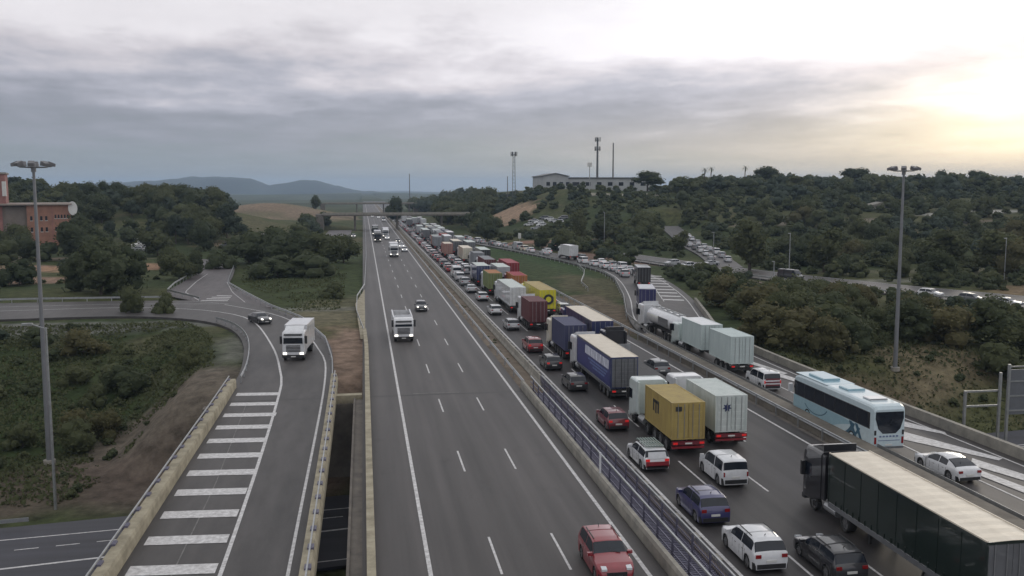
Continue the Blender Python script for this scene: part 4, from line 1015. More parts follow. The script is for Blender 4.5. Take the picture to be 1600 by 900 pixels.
# ---------------------------------------------------------------- cars
CARS = {  # L, W, H, top profile (t from rear, z/H), rear window t range, windscreen t range, side glass t range, roof width, pillars
 'hatchback': (4.2, 1.80, 1.50, [(0, .34), (.008, .60), (.02, .655), (.10, .93), (.16, .985), (.3, 1), (.5, .985), (.565, .95), (.72, .665), (.75, .645), (.9, .565), (.97, .47), (1, .34)], (.024, .10), (.575, .71), (.10, .66), .76, (.36, .37)),
 'suv': (4.5, 1.88, 1.66, [(0, .36), (.008, .62), (.02, .67), (.085, .93), (.14, .985), (.3, 1), (.5, .99), (.58, .955), (.72, .69), (.75, .67), (.9, .61), (.97, .52), (1, .36)], (.024, .085), (.59, .71), (.09, .665), .78, (.37, .38)),
 'estate': (4.6, 1.84, 1.52, [(0, .36), (.008, .60), (.02, .655), (.075, .93), (.12, .975), (.3, 1), (.52, .99), (.59, .95), (.73, .665), (.75, .645), (.9, .565), (.97, .48), (1, .36)], (.024, .075), (.60, .72), (.07, .67), .78, (.38, .39)),
 'sedan': (4.75, 1.84, 1.44, [(0, .36), (.008, .58), (.02, .67), (.065, .715), (.17, .85), (.28, .95), (.40, 1), (.5, .99), (.56, .95), (.71, .69), (.74, .665), (.9, .585), (.97, .49), (1, .36)], (.08, .27), (.57, .70), (.19, .66), .72, (.42, .43)),
 'van': (4.45, 1.84, 1.82, [(0, .30), (.006, .56), (.012, .60), (.045, .94), (.08, .985), (.3, 1), (.58, .985), (.64, .94), (.80, .63), (.83, .59), (.93, .53), (.98, .42), (1, .30)], (.017, .042), (.65, .785), (.06, .72), .84, (.34, .36)),
 'big_van': (5.5, 2.0, 2.45, [(0, .26), (.004, .5), (.008, .56), (.02, .95), (.04, .985), (.3, 1), (.68, .985), (.74, .93), (.86, .58), (.88, .52), (.95, .44), (.985, .34), (1, .24)], (.010, .017), (.75, .85), (.66, .80), .9, (.70, .70))}
def car_parts(kind):
    L, W, H, prof, rw, ws, sg, rfw, pil = CARS[kind]
    wr_ = .335 if kind in ('suv', 'van', 'big_van') else .315; ar = wr_ + .065; yr, yf = .20, .815
    ts = sorted(set(list(np.linspace(0, 1, 41)) + [p[0] for p in prof] + [rw[0], rw[1], ws[0], ws[1], sg[0], sg[1], pil[0], pil[1]]
                    + [c + s * ar / L * k for c in (yr, yf) for s in (-1, 1) for k in (1.0, 1.02, .9, .7, .4)]))
    ts = [t for t in ts if 0 <= t <= 1]; pt = [p[0] for p in prof]; pz = [p[1] * H for p in prof]
    secs = []
    for t in ts:
        y = (t - .5) * L; e = 1.0
        if t < .07: e = .87 + .13 * math.sqrt(1 - (1 - t / .07) ** 2)
        if t > .86: e = .78 + .22 * math.sqrt(max(0, 1 - ((t - .86) / .14) ** 2))
        wb = W / 2 * e; zt = float(np.interp(t, pt, pz)); zb = min((.63 - .02 * t) * H if kind not in ('van', 'big_van') else .56 * H, zt - .03); roof = H * .99
        f = min(1, max(0, (zt - zb) / (roof - zb))); wr = wb * (.95 + (rfw - .95) * f)
        zg = .19 if .04 < t < .96 else .24
        za = zg
        for c in (yr, yf):
            dy = (t - c) * L
            if abs(dy) < ar: za = max(za, wr_ + math.sqrt(ar * ar - dy * dy))
        z4 = max(min(.36 * H, zb - .12), za + .03); z5 = max(min(.50 * H, zb - .05), z4 + .02); z6 = max(zb, z5 + .01); zs = max(zt - .04, z6 + .004)
        g6 = (wb * .965, z6); g9 = (wr, zs)
        lp_ = lambda k: (g6[0] + (g9[0] - g6[0]) * k, g6[1] + (g9[1] - g6[1]) * k)
        q = [(0, zg), (.70 * wb, zg), (.70 * wb, za), (.975 * wb, za), (wb, z4), (wb * .998, z5), g6, lp_(.10), lp_(.92), g9, (wr * .91, max(zt, zs + .004)), (0, max(zt, zs + .004) + .025)]
        secs.append([(x, y, z) for x, z in q] + [(-x, y, z) for x, z in q[-2:0:-1]])
    n = len(secs[0]); V = [p for s in secs for p in s]; B = dict(body=[], windscreen=[], rear_window=[], side_window=[], bumper=[])
    m_ = n
    for i in range(len(secs) - 1):
        tm = (ts[i] + ts[i + 1]) / 2
        for j in range(n):
            jj = j if j < 11 else n - 1 - j        # mirrored strip index (0..10)
            k = 'body'
            if jj == 7 and sg[0] < tm < sg[1] and not (pil[0] - .004 <= tm <= pil[1] + .004) and tm > rw[1] - .02: k = 'side_window'
            if jj in (9, 10) and ws[0] < tm < ws[1]: k = 'windscreen'
            if jj in (9, 10) and rw[0] < tm < rw[1]: k = 'rear_window'
            if jj in (0, 1, 2): k = 'bumper'
            if jj == 3 and (tm < .05 or tm > .95): k = 'bumper'
            B[k].append((i * n + j, i * n + (j + 1) % n, (i + 1) * n + (j + 1) % n, (i + 1) * n + j))
    B['body'] += [tuple(range(n - 1, -1, -1)), tuple(range((len(secs) - 1) * n, len(secs) * n))]
    return V, B, (L, W, H, wr_, yr, yf)
def sub(V, F):
    used = sorted(set(i for f in F for i in f)); mp = {a: b for b, a in enumerate(used)}
    mb = MB(); mb.add([V[i] for i in used], [tuple(mp[i] for i in f) for f in F]); return mb
def make_wheel(r, w, parent, loc, rim=True):
    t = MB(); n = 18; prof = [(-w / 2, r * .72), (-w / 2, r * .93), (-w * .36, r), (w * .36, r), (w / 2, r * .93), (w / 2, r * .72)]
    vs = [(x, rr * math.cos(2 * PI * i / n), rr * math.sin(2 * PI * i / n)) for i in range(n) for x, rr in prof]; k = len(prof)
    fs = [(i * k + j, ((i + 1) % n) * k + j, ((i + 1) % n) * k + (j + 1) % k, i * k + (j + 1) % k) for i in range(n) for j in range(k)]
    t.add(vs, fs); o = t.build('wheel', RUBBER, parent, smooth=True, loc=loc)
    if rim:
        q = MB(); q.bar((-w * .32, 0, 0), (w * .32, 0, 0), r * .72, 14)
        for i in range(5):
            a = 2 * PI * i / 5
            for s in (-1, 1): q.bar((s * w * .36, .1 * r * math.cos(a), .1 * r * math.sin(a)), (s * w * .36, .66 * r * math.cos(a), .66 * r * math.sin(a)), .03, 4)
        q.build('rim', RIM, o)
    return o
GLASS_SET = {}
def make_car(kind, facing=False, full=True, lit=True):
    V, B, (L, W, H, wr_, yr, yf) = car_parts(kind)
    root = empty('car', (0, 0, 0))
    sub(V, B['body']).build('body', P['white'], root, smooth=True)
    sub(V, B['bumper']).build('lower_trim', PLAST, root)
    for k in ('windscreen', 'rear_window', 'side_window'):
        F = B[k]
        if k == 'side_window':
            for s in (1, -1):
                fs = [f for f in F if s * V[f[0]][0] > 0]
                # split at the pillar
                yc = (CARS[kind][8][0] - .5) * L
                for c in (1, -1):
                    g = [f for f in fs if c * (sum(V[i][1] for i in f) / 4 - yc) > 0]
                    if g: sub(V, g).build('side_window', GLASS, root)
        elif F: sub(V, F).build(k, GLASS, root)
    for t in (yr, yf):
        for s in (-1, 1): make_wheel(wr_, .21, root, (s * (W / 2 - .125), (t - .5) * L, wr_), full)
    tl = TAILL if lit else TAILOFF
    hz = .53 * H if kind not in ('van', 'big_van') else .42 * H
    for s in (-1, 1):
        m = MB()
        if kind in ('van', 'big_van'): m.box(min(s * .80, s * .90) * W / 2 , max(s * .80, s * .90) * W / 2, -L / 2 - .015, -L / 2 + .1, .42 * H, .58 * H)
        else: m.box(min(s * .58, s * .885) * W / 2, max(s * .58, s * .885) * W / 2, -L / 2 - .02, -L / 2 + .2, .50 * H, .605 * H)
        m.build('tail_light', tl, root)
        m = MB(); m.prismx([(L / 2 - .32, hz - .06), (L / 2 - .03, hz - .10), (L / 2 - .03, hz + .0), (L / 2 - .32, hz + .07)], min(s * .52, s * .80) * W / 2, max(s * .52, s * .80) * W / 2)
        m.build('headlight', HEADL if facing else HEADOFF, root)
        y = (ws_y(kind) - .5) * L
        m = MB(); m.box(min(s * W / 2 * .95, s * (W / 2 + .2)), max(s * W / 2 * .95, s * (W / 2 + .2)), y - .08, y + .08, .64 * H if kind not in ('van', 'big_van') else .58 * H, .735 * H if kind != 'big_van' else .70 * H)
        m.build('door_mirror', P['white'], root)
    if full:
        MB().box(-.26, .26, -L / 2 - .03, -L / 2 + .05, .36 * H, .36 * H + .12).build('number_plate', PLATE, root)
        MB().box(-.26, .26, L / 2 - .05, L / 2 + .03, .24 * H, .24 * H + .11).build('number_plate', PLATE, root)
        MB().box(-W * .40, W * .40, -L / 2 - .035, -L / 2 + .1, .17 * H, .31 * H).build('rear_bumper_trim', PLAST, root)
        MB().bar((0, -L * .30, H * 1.0), (0, -L * .33, H * 1.0 + .12), .02, 5).build('roof_antenna', PLAST, root)
        wp = MB(); wp.bar((-.5, ws_y_y(kind), .70 * H + .02), (.1, ws_y_y(kind) - .1, .73 * H + .03), .015, 4); wp.build('wiper', PLAST, root)
        MB().box(-.5, .5, L / 2 - .1, L / 2 + .015, .30 * H, .42 * H).build('grille', PLAST, root)
        for s in (-1, 1):
            hb = MB(); x = s * (W / 2 + .004)
            for t in (.30, .50): hb.box(min(x, x - s * .05), max(x, x - s * .05), (t - .5) * L, (t - .5) * L + .16, .56 * H - .10, .56 * H - .07)
            hb.build('door_handle', PLAST, root)
            jl = MB()
            for t in (.255, .405, .60): jl.box(min(x, x - s * .05) - .002 * s, max(x, x - s * .05) - .002 * s, (t - .5) * L - .008, (t - .5) * L + .008, .27 * H, .55 * H)
            jl.build('door_gap', PLAST, root)
        if kind in ('suv', 'estate'):
            for s in (-1, 1): MB().bar((s * W * .36, -.30 * L, H * 1.0 + .03), (s * W * .355, .06 * L, H * 1.0 + .03), .025, 6).build('roof_rail', PLAST, root)
    return root
def ws_y_y(kind): return (CARS[kind][5][1] - .49) * CARS[kind][0]
def ws_y(kind): return CARS[kind][5][1] - .02
PROTO = {}
def proto(key, fn):
    if key not in PROTO:
        r = fn(); PROTO[key] = r
        for o in [r] + list(r.children_recursive): pass
        index_children()
        # lift the prototype out of the scene: it is linked again only as its copies
        PROTO[key] = (r, [r] + list(r.children_recursive))
    return PROTO[key][0]
GR = {'jam1': 'cars queuing in the left lane of the jam', 'ramp': 'vehicles on the right ramp', 'in': 'vehicles driving towards the camera', 'hill': 'cars queuing up the hill road',
      'merge': 'cars queuing on the far end of the ramp', 'side': 'cars on the side road', 'trucks': 'trucks standing in the jam'}
def car(kind, colour, x, y, rz, label, group=None, facing=False, full=True, lit=None, z=0, cat=None):
    lit = ('lit' in label or not full or 'red' in label) if lit is None else lit
    p = proto(('car', kind, facing, full, lit), lambda: make_car(kind, facing, full, lit))
    c = copy_tree(p, None, [(P['white'], P[colour])] if colour != 'white' else None)
    c.name = {'van': 'small_van', 'big_van': 'delivery_van', 'suv': 'suv_car', 'sedan': 'sedan_car', 'hatchback': 'hatchback_car', 'estate': 'estate_car'}[kind]
    c.scale = (rnd.uniform(.97, 1.02), rnd.uniform(.96, 1.03), rnd.uniform(.96, 1.04)) if not full else (1, 1, 1); c.location = (x, y, z + .006); c.rotation_euler = (0, 0, rz); tag(c, label, cat or ('van' if 'van' in kind else 'car'), group); return c

# ---------------------------------------------------------------- trucks
def cab(root, paintm, y0, facing=False, h=3.55, L=2.25, dark=None, deflector=True):
    """driver's cab between y0 (rear) and y0+L (front), with its glass, grille, lamps, mirrors"""
    w = 1.24; o = MB()
    secs = []
    for t, zz, ww, zl in ((0, h, w, .95), (.06, h + .02, w, .9), (.5, h + .03, w, .55), (.80, h - .02, w, .5), (.92, h - .22, w * .985, .45), (1.0, h - .62, w * .95, .42)):
        secs.append(rbox(ww, zl, zz, .16, y0 + t * L))
    o.loft(secs); b = o.build('cab', paintm, root)
    yf = y0 + L
    MB().add([(-1.06, yf - .005, 1.95), (1.06, yf - .005, 1.95), (1.0, yf - .14, h - .63), (-1.0, yf - .14, h - .63)], [(0, 1, 2, 3)]).add([(-1.06, yf + .03, 1.95), (1.06, yf + .03, 1.95), (1.03, yf + .012, h - .70), (-1.03, yf + .012, h - .70)], [(3, 2, 1, 0)]).build('windscreen', GLASS, b)
    for s in (-1, 1):
        x = s * (w + .006)
        MB().box(min(x, x - s * .03), max(x, x - s * .03), y0 + L * .50, y0 + L * .88, 1.95, 2.75).build('side_window', GLASS, b)
        MB().box(min(s * 1.28, s * 1.5), max(s * 1.28, s * 1.5), yf - .42, yf - .22, 1.9, 2.75).build('mirror', PLAST, b)
        MB().box(min(s * .72, s * 1.12), max(s * .72, s * 1.12), yf - .02, yf + .05, .72, .95).build('headlight', HEADL if facing else HEADOFF, b)
        MB().box(min(s * 1.0, s * 1.22), max(s * 1.0, s * 1.22), y0 + .3, y0 + .9, .35, .62).build('step', PLAST, b)
    g = MB()
    for i in range(5): g.box(-.78, .78, yf - .01, yf + .03, 1.02 + i * .16, 1.12 + i * .16)
    g.build('grille', PLAST, b); MB().box(-1.2, 1.2, yf - .3, yf + .06, .38, .70).build('bumper', PLAST if facing or dark else paintm, b)
    MB().box(-.26, .26, yf + .06, yf + .08, .45, .56).build('number_plate', PLATE, b)
    MB().prismx([(yf - .30, h - .28), (yf + .10, h - .42), (yf + .10, h - .36), (yf - .3, h - .2)], -1.0, 1.0).build('sun_visor', PLAST if facing else paintm, b)
    if deflector: MB().prismx([(y0 + .15, h), (y0 + L * .68, h), (y0 + .25, h + .42), (y0 + .15, h + .42)], -1.02, 1.02).build('air_deflector', paintm, b)
    for s in (-1, 1):
        MB().box(min(s * 1.06, s * 1.2), max(s * 1.06, s * 1.2), y0 - .42, y0, 1.0, h - .1).build('side_fairing', paintm, b)
    return b
def axle(root, y, r=.5, dual=False, x=1.02):
    for s in (-1, 1): make_wheel(r, .52 if dual else .32, root, (s * (x - (.1 if dual else 0)), y, r), True)
def tractor(root, paintm, yc, facing=False, **k):      # yc: front of the tractor; 6 m long
    cab(root, paintm, yc - 2.25, facing, **k)
    MB().box(-.45, -.28, yc - 6, yc - .5, .75, 1.0).box(.28, .45, yc - 6, yc - .5, .75, 1.0).box(-.5, .5, yc - 5.2, yc - 4.2, 1.0, 1.14).build('chassis', CHASS, root)
    axle(root, yc - 1.35); axle(root, yc - 4.95, dual=True)
    for s in (-1, 1):
        MB().bar((s * .95, yc - 4.0, .72), (s * .95, yc - 2.7, .72), .3, 12).build('fuel_tank', GALV, root)
        MB().box(min(s * .62, s * 1.2), max(s * .62, s * 1.2), yc - 5.6, yc - 4.3, 1.06, 1.12).build('mudguard', PLAST, root)
def underparts(root, y0, L, axles, red=False, bogie=1.32, rail=None):
    MB().box(-.5, -.34, y0 + .2, y0 + L - .4, .85, 1.15).box(.34, .5, y0 + .2, y0 + L - .4, .85, 1.15).build('trailer_chassis', CHASS if not rail else rail, root)
    for k in range(axles): axle(root, y0 + 1.6 + k * bogie, dual=False)
    MB().box(-1.2, 1.2, y0 + .05, y0 + .25, .50, .66).build('underrun_bar', P['red'] if red else CHASS, root)
    MB().box(-1.22, 1.22, y0 - .02, y0 + .12, .78, 1.05).build('light_bar', P['darkred'] if red else CHASS, root)
    for s in (-1, 1):
        MB().box(min(s * .82, s * 1.15), max(s * .82, s * 1.15), y0 - .05, y0 - .02, .83, .98).build('tail_light', TAILL, root)
        MB().box(min(s * .62, s * 1.18), max(s * .62, s * 1.18), y0 + .5, y0 + .53, .25, .85).build('mud_flap', PLAST, root)
        MB().box(min(s * .75, s * .87), max(s * .75, s * .87), y0 + L * .72, y0 + L * .72 + .12, .1, 1.0).build('landing_leg', CHASS, root)
    MB().box(-.26, .26, y0 - .045, y0 - .02, .84, .95).build('number_plate', PLATE, root)
def corrug(mb, x, y0, y1, z0, z1, s, pitch=.28, dep=.04):
    n = max(2, int((y1 - y0) / pitch)); p = (y1 - y0) / n; ys = []; 
    for i in range(n):
        b = y0 + i * p; ys += [(b, 0), (b + p * .3, 0), (b + p * .5, dep), (b + p * .8, dep)]
    ys.append((y1, 0)); vs = []
    for y, d in ys: vs += [(x - s * d, y, z0), (x - s * d, y, z1)]
    mb.add(vs, [((2 * i, 2 * i + 2, 2 * i + 3, 2 * i + 1) if s > 0 else (2 * i + 1, 2 * i + 3, 2 * i + 2, 2 * i)) for i in range(len(ys) - 1)])
def worn(name, c, c2=None):
    return mat('worn ' + name, c, .55, 0, .4, col2=c2 or tuple(v * .62 for v in c), nscale=1.6, bump=.08, stretch=(1, 1, .22))
CONT = dict(yellow=worn('container yellow', (.38, .29, .095), (.29, .215, .08)), white=worn('container white', (.56, .60, .58), (.44, .49, .47)), maroon=worn('container maroon', (.13, .045, .05), (.10, .035, .04)),
            navy=worn('container navy', (.045, .05, .11), (.06, .065, .12)), mint=worn('box pale mint', (.50, .57, .56), (.42, .49, .49)), cream=worn('container cream', (.68, .62, .52), (.58, .52, .43)), green=worn('container green', (.20, .24, .10)),
            orange=worn('container orange', (.42, .17, .06)), grey=worn('container grey', (.25, .26, .28)), red=worn('container red', (.33, .03, .05)), pink=worn('container faded red', (.36, .20, .17)))
def container(root, m, y0, L, z0=1.15, z1=3.98, top=None, emblem=None, emb_rear=None, name='container'):
    w = 1.22; top = top or m
    b = MB(); corrug(b, w, y0 + .1, y0 + L - .1, z0 + .12, z1 - .08, 1); corrug(b, -w, y0 + .1, y0 + L - .1, z0 + .12, z1 - .08, -1)
    b.add([(-w, y0 + L - .08, z0), (w, y0 + L - .08, z0), (w, y0 + L - .08, z1 - .05), (-w, y0 + L - .08, z1 - .05)], [(3, 2, 1, 0)])
    for s in (-1, 1):
        for yy in (y0, y0 + L - .14): b.box(min(s * (w - .12), s * (w + .02)), max(s * (w - .12), s * (w + .02)), yy, yy + .14, z0, z1)
        b.box(min(s * (w - .08), s * (w + .015)), max(s * (w - .08), s * (w + .015)), y0 + .14, y0 + L - .14, z0 + .002, z0 + .14); b.box(min(s * (w - .08), s * (w + .015)), max(s * (w - .08), s * (w + .015)), y0 + .14, y0 + L - .14, z1 - .1, z1 - .002)
    c = b.build(name, m, root)
    t = MB(); n = max(4, int(L / .35)); vs = []
    for i in range(n * 2 + 1):
        y = y0 + .05 + (L - .1) * i / (n * 2); z = z1 - .015 - (.03 if i % 2 else 0); vs += [(-w + .03, y, z), (w - .03, y, z)]
    t.add(vs, [(2 * i, 2 * i + 1, 2 * i + 3, 2 * i + 2) for i in range(n * 2)]); t.build('roof', top, c)
    for s in (-1, 1):
        d = MB(); x0_, x1_ = (.015, w - .13) if s > 0 else (-w + .13, -.015); d.box(x0_, x1_, y0 + .01, y0 + .07, z0 + .14, z1 - .12)
        nb = 5
        for i in range(nb):
            zc = z0 + .3 + (z1 - z0 - .6) * i / (nb - 1); d.box(x0_ + .06, x1_ - .06, y0 - .012, y0 + .01, zc - .14, zc + .14)
        dd = d.build('door', m, c)
        r = MB()
        for k in (.28, .72): xx = x0_ + (x1_ - x0_) * k; r.bar((xx, y0 - .035, z0 + .12), (xx, y0 - .035, z1 - .1), .022, 6)
        r.build('lock_rod', GALV, dd)
    MB().box(-w + .12, w - .12, y0 + .0, y0 + .09, z1 - .118, z1 - .001).build('door_header', m, c)
    MB().box(-w + .12, w - .12, y0 + .0, y0 + .09, z0 + .001, z0 + .138).build('door_sill', m, c)
    if emblem:
        e = MB(); yc, zc = y0 + L * .58, z0 + 1.55      # dark rounded three-stroke mark on the side
        for k, (a, h_) in enumerate(((-.55, .75), (.0, .95), (.55, .75))): e.box(-w - .012, -w + .03, yc + a - .15, yc + a + .15, zc - h_ / 2, zc + h_ / 2)
        e.box(-w - .012, -w + .03, yc - .70, yc + .70, zc + .30, zc + .52)
        e.build('emblem', PLAST, c)
    if emb_rear:
        e = MB(); s = -1 if emb_rear == 'left' else 1; xc = -.72 if s < 0 else -.34; zc = z1 - .62; n = 7
        if emb_rear == 'left': e.box(-.98, -.52, y0 - .035, y0 - .014, z1 - .62, z1 - .28)
        else:
            pts = []
            for i in range(14): a = 2 * PI * i / 14 + PI / 2; rr = .36 if i % 2 == 0 else .19; pts.append((xc + rr * math.cos(a), z1 - .9 + rr * math.sin(a)))
            e.prism(pts, y0 - .035, y0 - .014)
        e.build('emblem', P['dkblue'] if emb_rear != 'left' else PLAST, c)
    return c
def boxbody(root, side, y0, L, roof, rear=None, z0=1.15, z1=4.0, rear_ribs=False, rail=None, frame=None, name='trailer_body', w=1.25):
    frame = frame or side; b = MB().box(-w + .02, w - .02, y0 + .04, y0 + L, z0, z1 - .04)
    n = max(2, int(L / 1.7))
    c = b.build(name, side, root)
    st = MB()
    for s in (-1, 1):
        for i in range(n + 1):
            y = y0 + .02 + (L - .1) * i / n; st.box(min(s * (w - .03), s * (w + .004)), max(s * (w - .03), s * (w + .004)), y, y + (.10 if i in (0, n) else .035), z0 + .002, z1 - .06)
        st.box(min(s * (w - .06), s * (w + .015)), max(s * (w - .06), s * (w + .015)), y0 + .012, y0 + L - .001, z1 - .14, z1 - .03)
    if L > 11:
        for s in (-1, 1):
            for i in range(int(L / .62)): y = y0 + .3 + i * .62; st.box(min(s * (w - .02), s * (w + .022)), max(s * (w - .02), s * (w + .022)), y, y + .05, z0 - .12, z0 + .30)
    st.build('side_frame', frame, c)
    t = MB(); k = max(4, int(L / .9)); vs = []
    for i in range(k * 2 + 1):
        y = y0 + L * i / (k * 2); z = z1 + (.012 if i % 2 else -.008); vs += [(-w + .03, y, z - .01), (0, y, z + .02), (w - .03, y, z - .01)]
    t.add(vs, [f for i in range(k * 2) for f in ((3 * i, 3 * i + 1, 3 * i + 4, 3 * i + 3), (3 * i + 1, 3 * i + 2, 3 * i + 5, 3 * i + 4))])
    t.box(-w, -w + .06, y0, y0 + L, z1 - .03, z1 + .035).box(w - .06, w, y0, y0 + L, z1 - .03, z1 + .035); t.build('roof', roof, c)
    rear = rear or side
    for s in (-1, 1):
        x0_, x1_ = (.01, w - .08) if s > 0 else (-w + .08, -.01); d = MB().box(x0_, x1_, y0 - .01, y0 + .05, z0 + .1, z1 - .14)
        if rear_ribs:
            for i in range(7): zz = z0 + .25 + i * .36; d.box(x0_ + .01, x1_ - .01, y0 - .035, y0 - .008, zz, zz + .20)
        dd = d.build('door', rear, c)
        r = MB()
        for kk in (.25, .75): xx = x0_ + (x1_ - x0_) * kk; r.bar((xx, y0 - .05, z0 + .1), (xx, y0 - .05, z1 - .12), .02, 6)
        r.build('lock_rod', GALV if not rear_ribs else CHASS, dd)
    MB().box(-w, w, y0 - .02, y0 + .07, z1 - .14, z1 - .012).box(-w, -w + .08, y0 - .02, y0 + .07, z0, z1 - .14).box(w - .08, w, y0 - .02, y0 + .07, z0, z1 - .14).build('rear_frame', frame, c)
    if rail:
        for s in (-1, 1): MB().box(min(s * (w - .02), s * (w + .03)), max(s * (w - .02), s * (w + .03)), y0 + .1, y0 + L - .1, z0 - .26, z0 + .02).build('side_rail', rail, c)
    return c
def semi(kind, x, yrear, label, cabp='white', group=GR['trucks'], side='white', roof=None, L=13.6, z1=4.0, rz=0, gap=1.3, cat='truck', name='articulated_truck', red=False, z=0, **k):
    """articulated truck standing with its rear end at (x, yrear); heading +Y turned by rz"""
    root = empty(name, (x, yrear, z + .006), rz); tag(root, label, cat, group)
    if kind == 'container':
        container(root, CONT[side], 0.1, L, z1=z1, top=CONT.get(roof), emblem=k.get('emblem'), emb_rear=k.get('emb_rear')); underparts(root, 0, max(L, 7.5) - .6, k.get('axles', 3), red)
    else:
        sm = P[side] if side in P else CONT[side]
        boxbody(root, sm, 0.1, L, CONT.get(roof) or P.get(roof) or sm, (P.get(k.get('rear')) or CONT.get(k.get('rear'))) if k.get('rear') else None, z1=z1, rear_ribs=k.get('ribs', False), rail=k.get('rail'), frame=P.get(k.get('frame')) if k.get('frame') else None)
        underparts(root, 0, L, k.get('axles', 3), red, rail=None)
    yc = L + .1 + gap + 2.25
    tractor(root, P[cabp], yc, k.get('facing', False), h=k.get('ch', 3.4), deflector=k.get('defl', True))
    return root
def rigid(x, y, rz, label, group, cabp='white', side='white', L=6.2, z1=3.5, facing=False, open_top=False, z=0, full=True):
    """two-axle truck; origin under its middle, front towards local +Y"""
    root = empty('box_truck', (x, y, z + .006), rz); tag(root, label, 'truck', group)
    y0 = -(L + 2.3) / 2
    if open_top:
        b = MB(); m = P[side]
        b.box(-1.24, 1.24, y0, y0 + L, 1.1, 1.25)
        for s in (-1, 1): b.box(min(s * 1.1, s * 1.24), max(s * 1.1, s * 1.24), y0, y0 + L, 1.25, z1)
        b.box(-1.1, 1.1, y0, y0 + .1, 1.25, z1 - .1).box(-1.1, 1.1, y0 + L - .12, y0 + L, 1.25, z1 + .25); c = b.build('open_body', m, root)
        r = MB()
        for i in range(8): yy = y0 + .4 + i * (L - .8) / 7; r.box(-1.285, -1.24, yy, yy + .1, 1.15, z1 - .05).box(1.24, 1.285, yy, yy + .1, 1.15, z1 - .05)
        r.build('ribs', m, c); MB().box(-1.1, 1.1, y0 + .1, y0 + L - .12, 1.25, z1 - .7).build('load', mat('dark gravel load', (.08, .075, .07), .95, noise=.3, nscale=3, bump=.5), c)
    else: boxbody(root, P[side], y0, L, P[side], None, 1.05, z1)
    cab(root, P[cabp], y0 + L + .12, facing, h=2.95 if z1 < 3.7 else 3.3, L=2.1, deflector=not open_top)
    MB().box(-.45, .45, y0 + .2, y0 + L + 1.5, .7, 1.02).build('chassis', CHASS, root); axle(root, y0 + L + 1.35, .48); axle(root, y0 + 1.7, .48, True)
    MB().box(-1.1, 1.1, y0 + .02, y0 + .16, .5, .64).build('underrun_bar', CHASS, root)
    for s in (-1, 1): MB().box(min(s * .8, s * 1.1), max(s * .8, s * 1.1), y0 - .04, y0, .82, .98).build('tail_light', TAILL if not facing else TAILOFF, root)
    return root

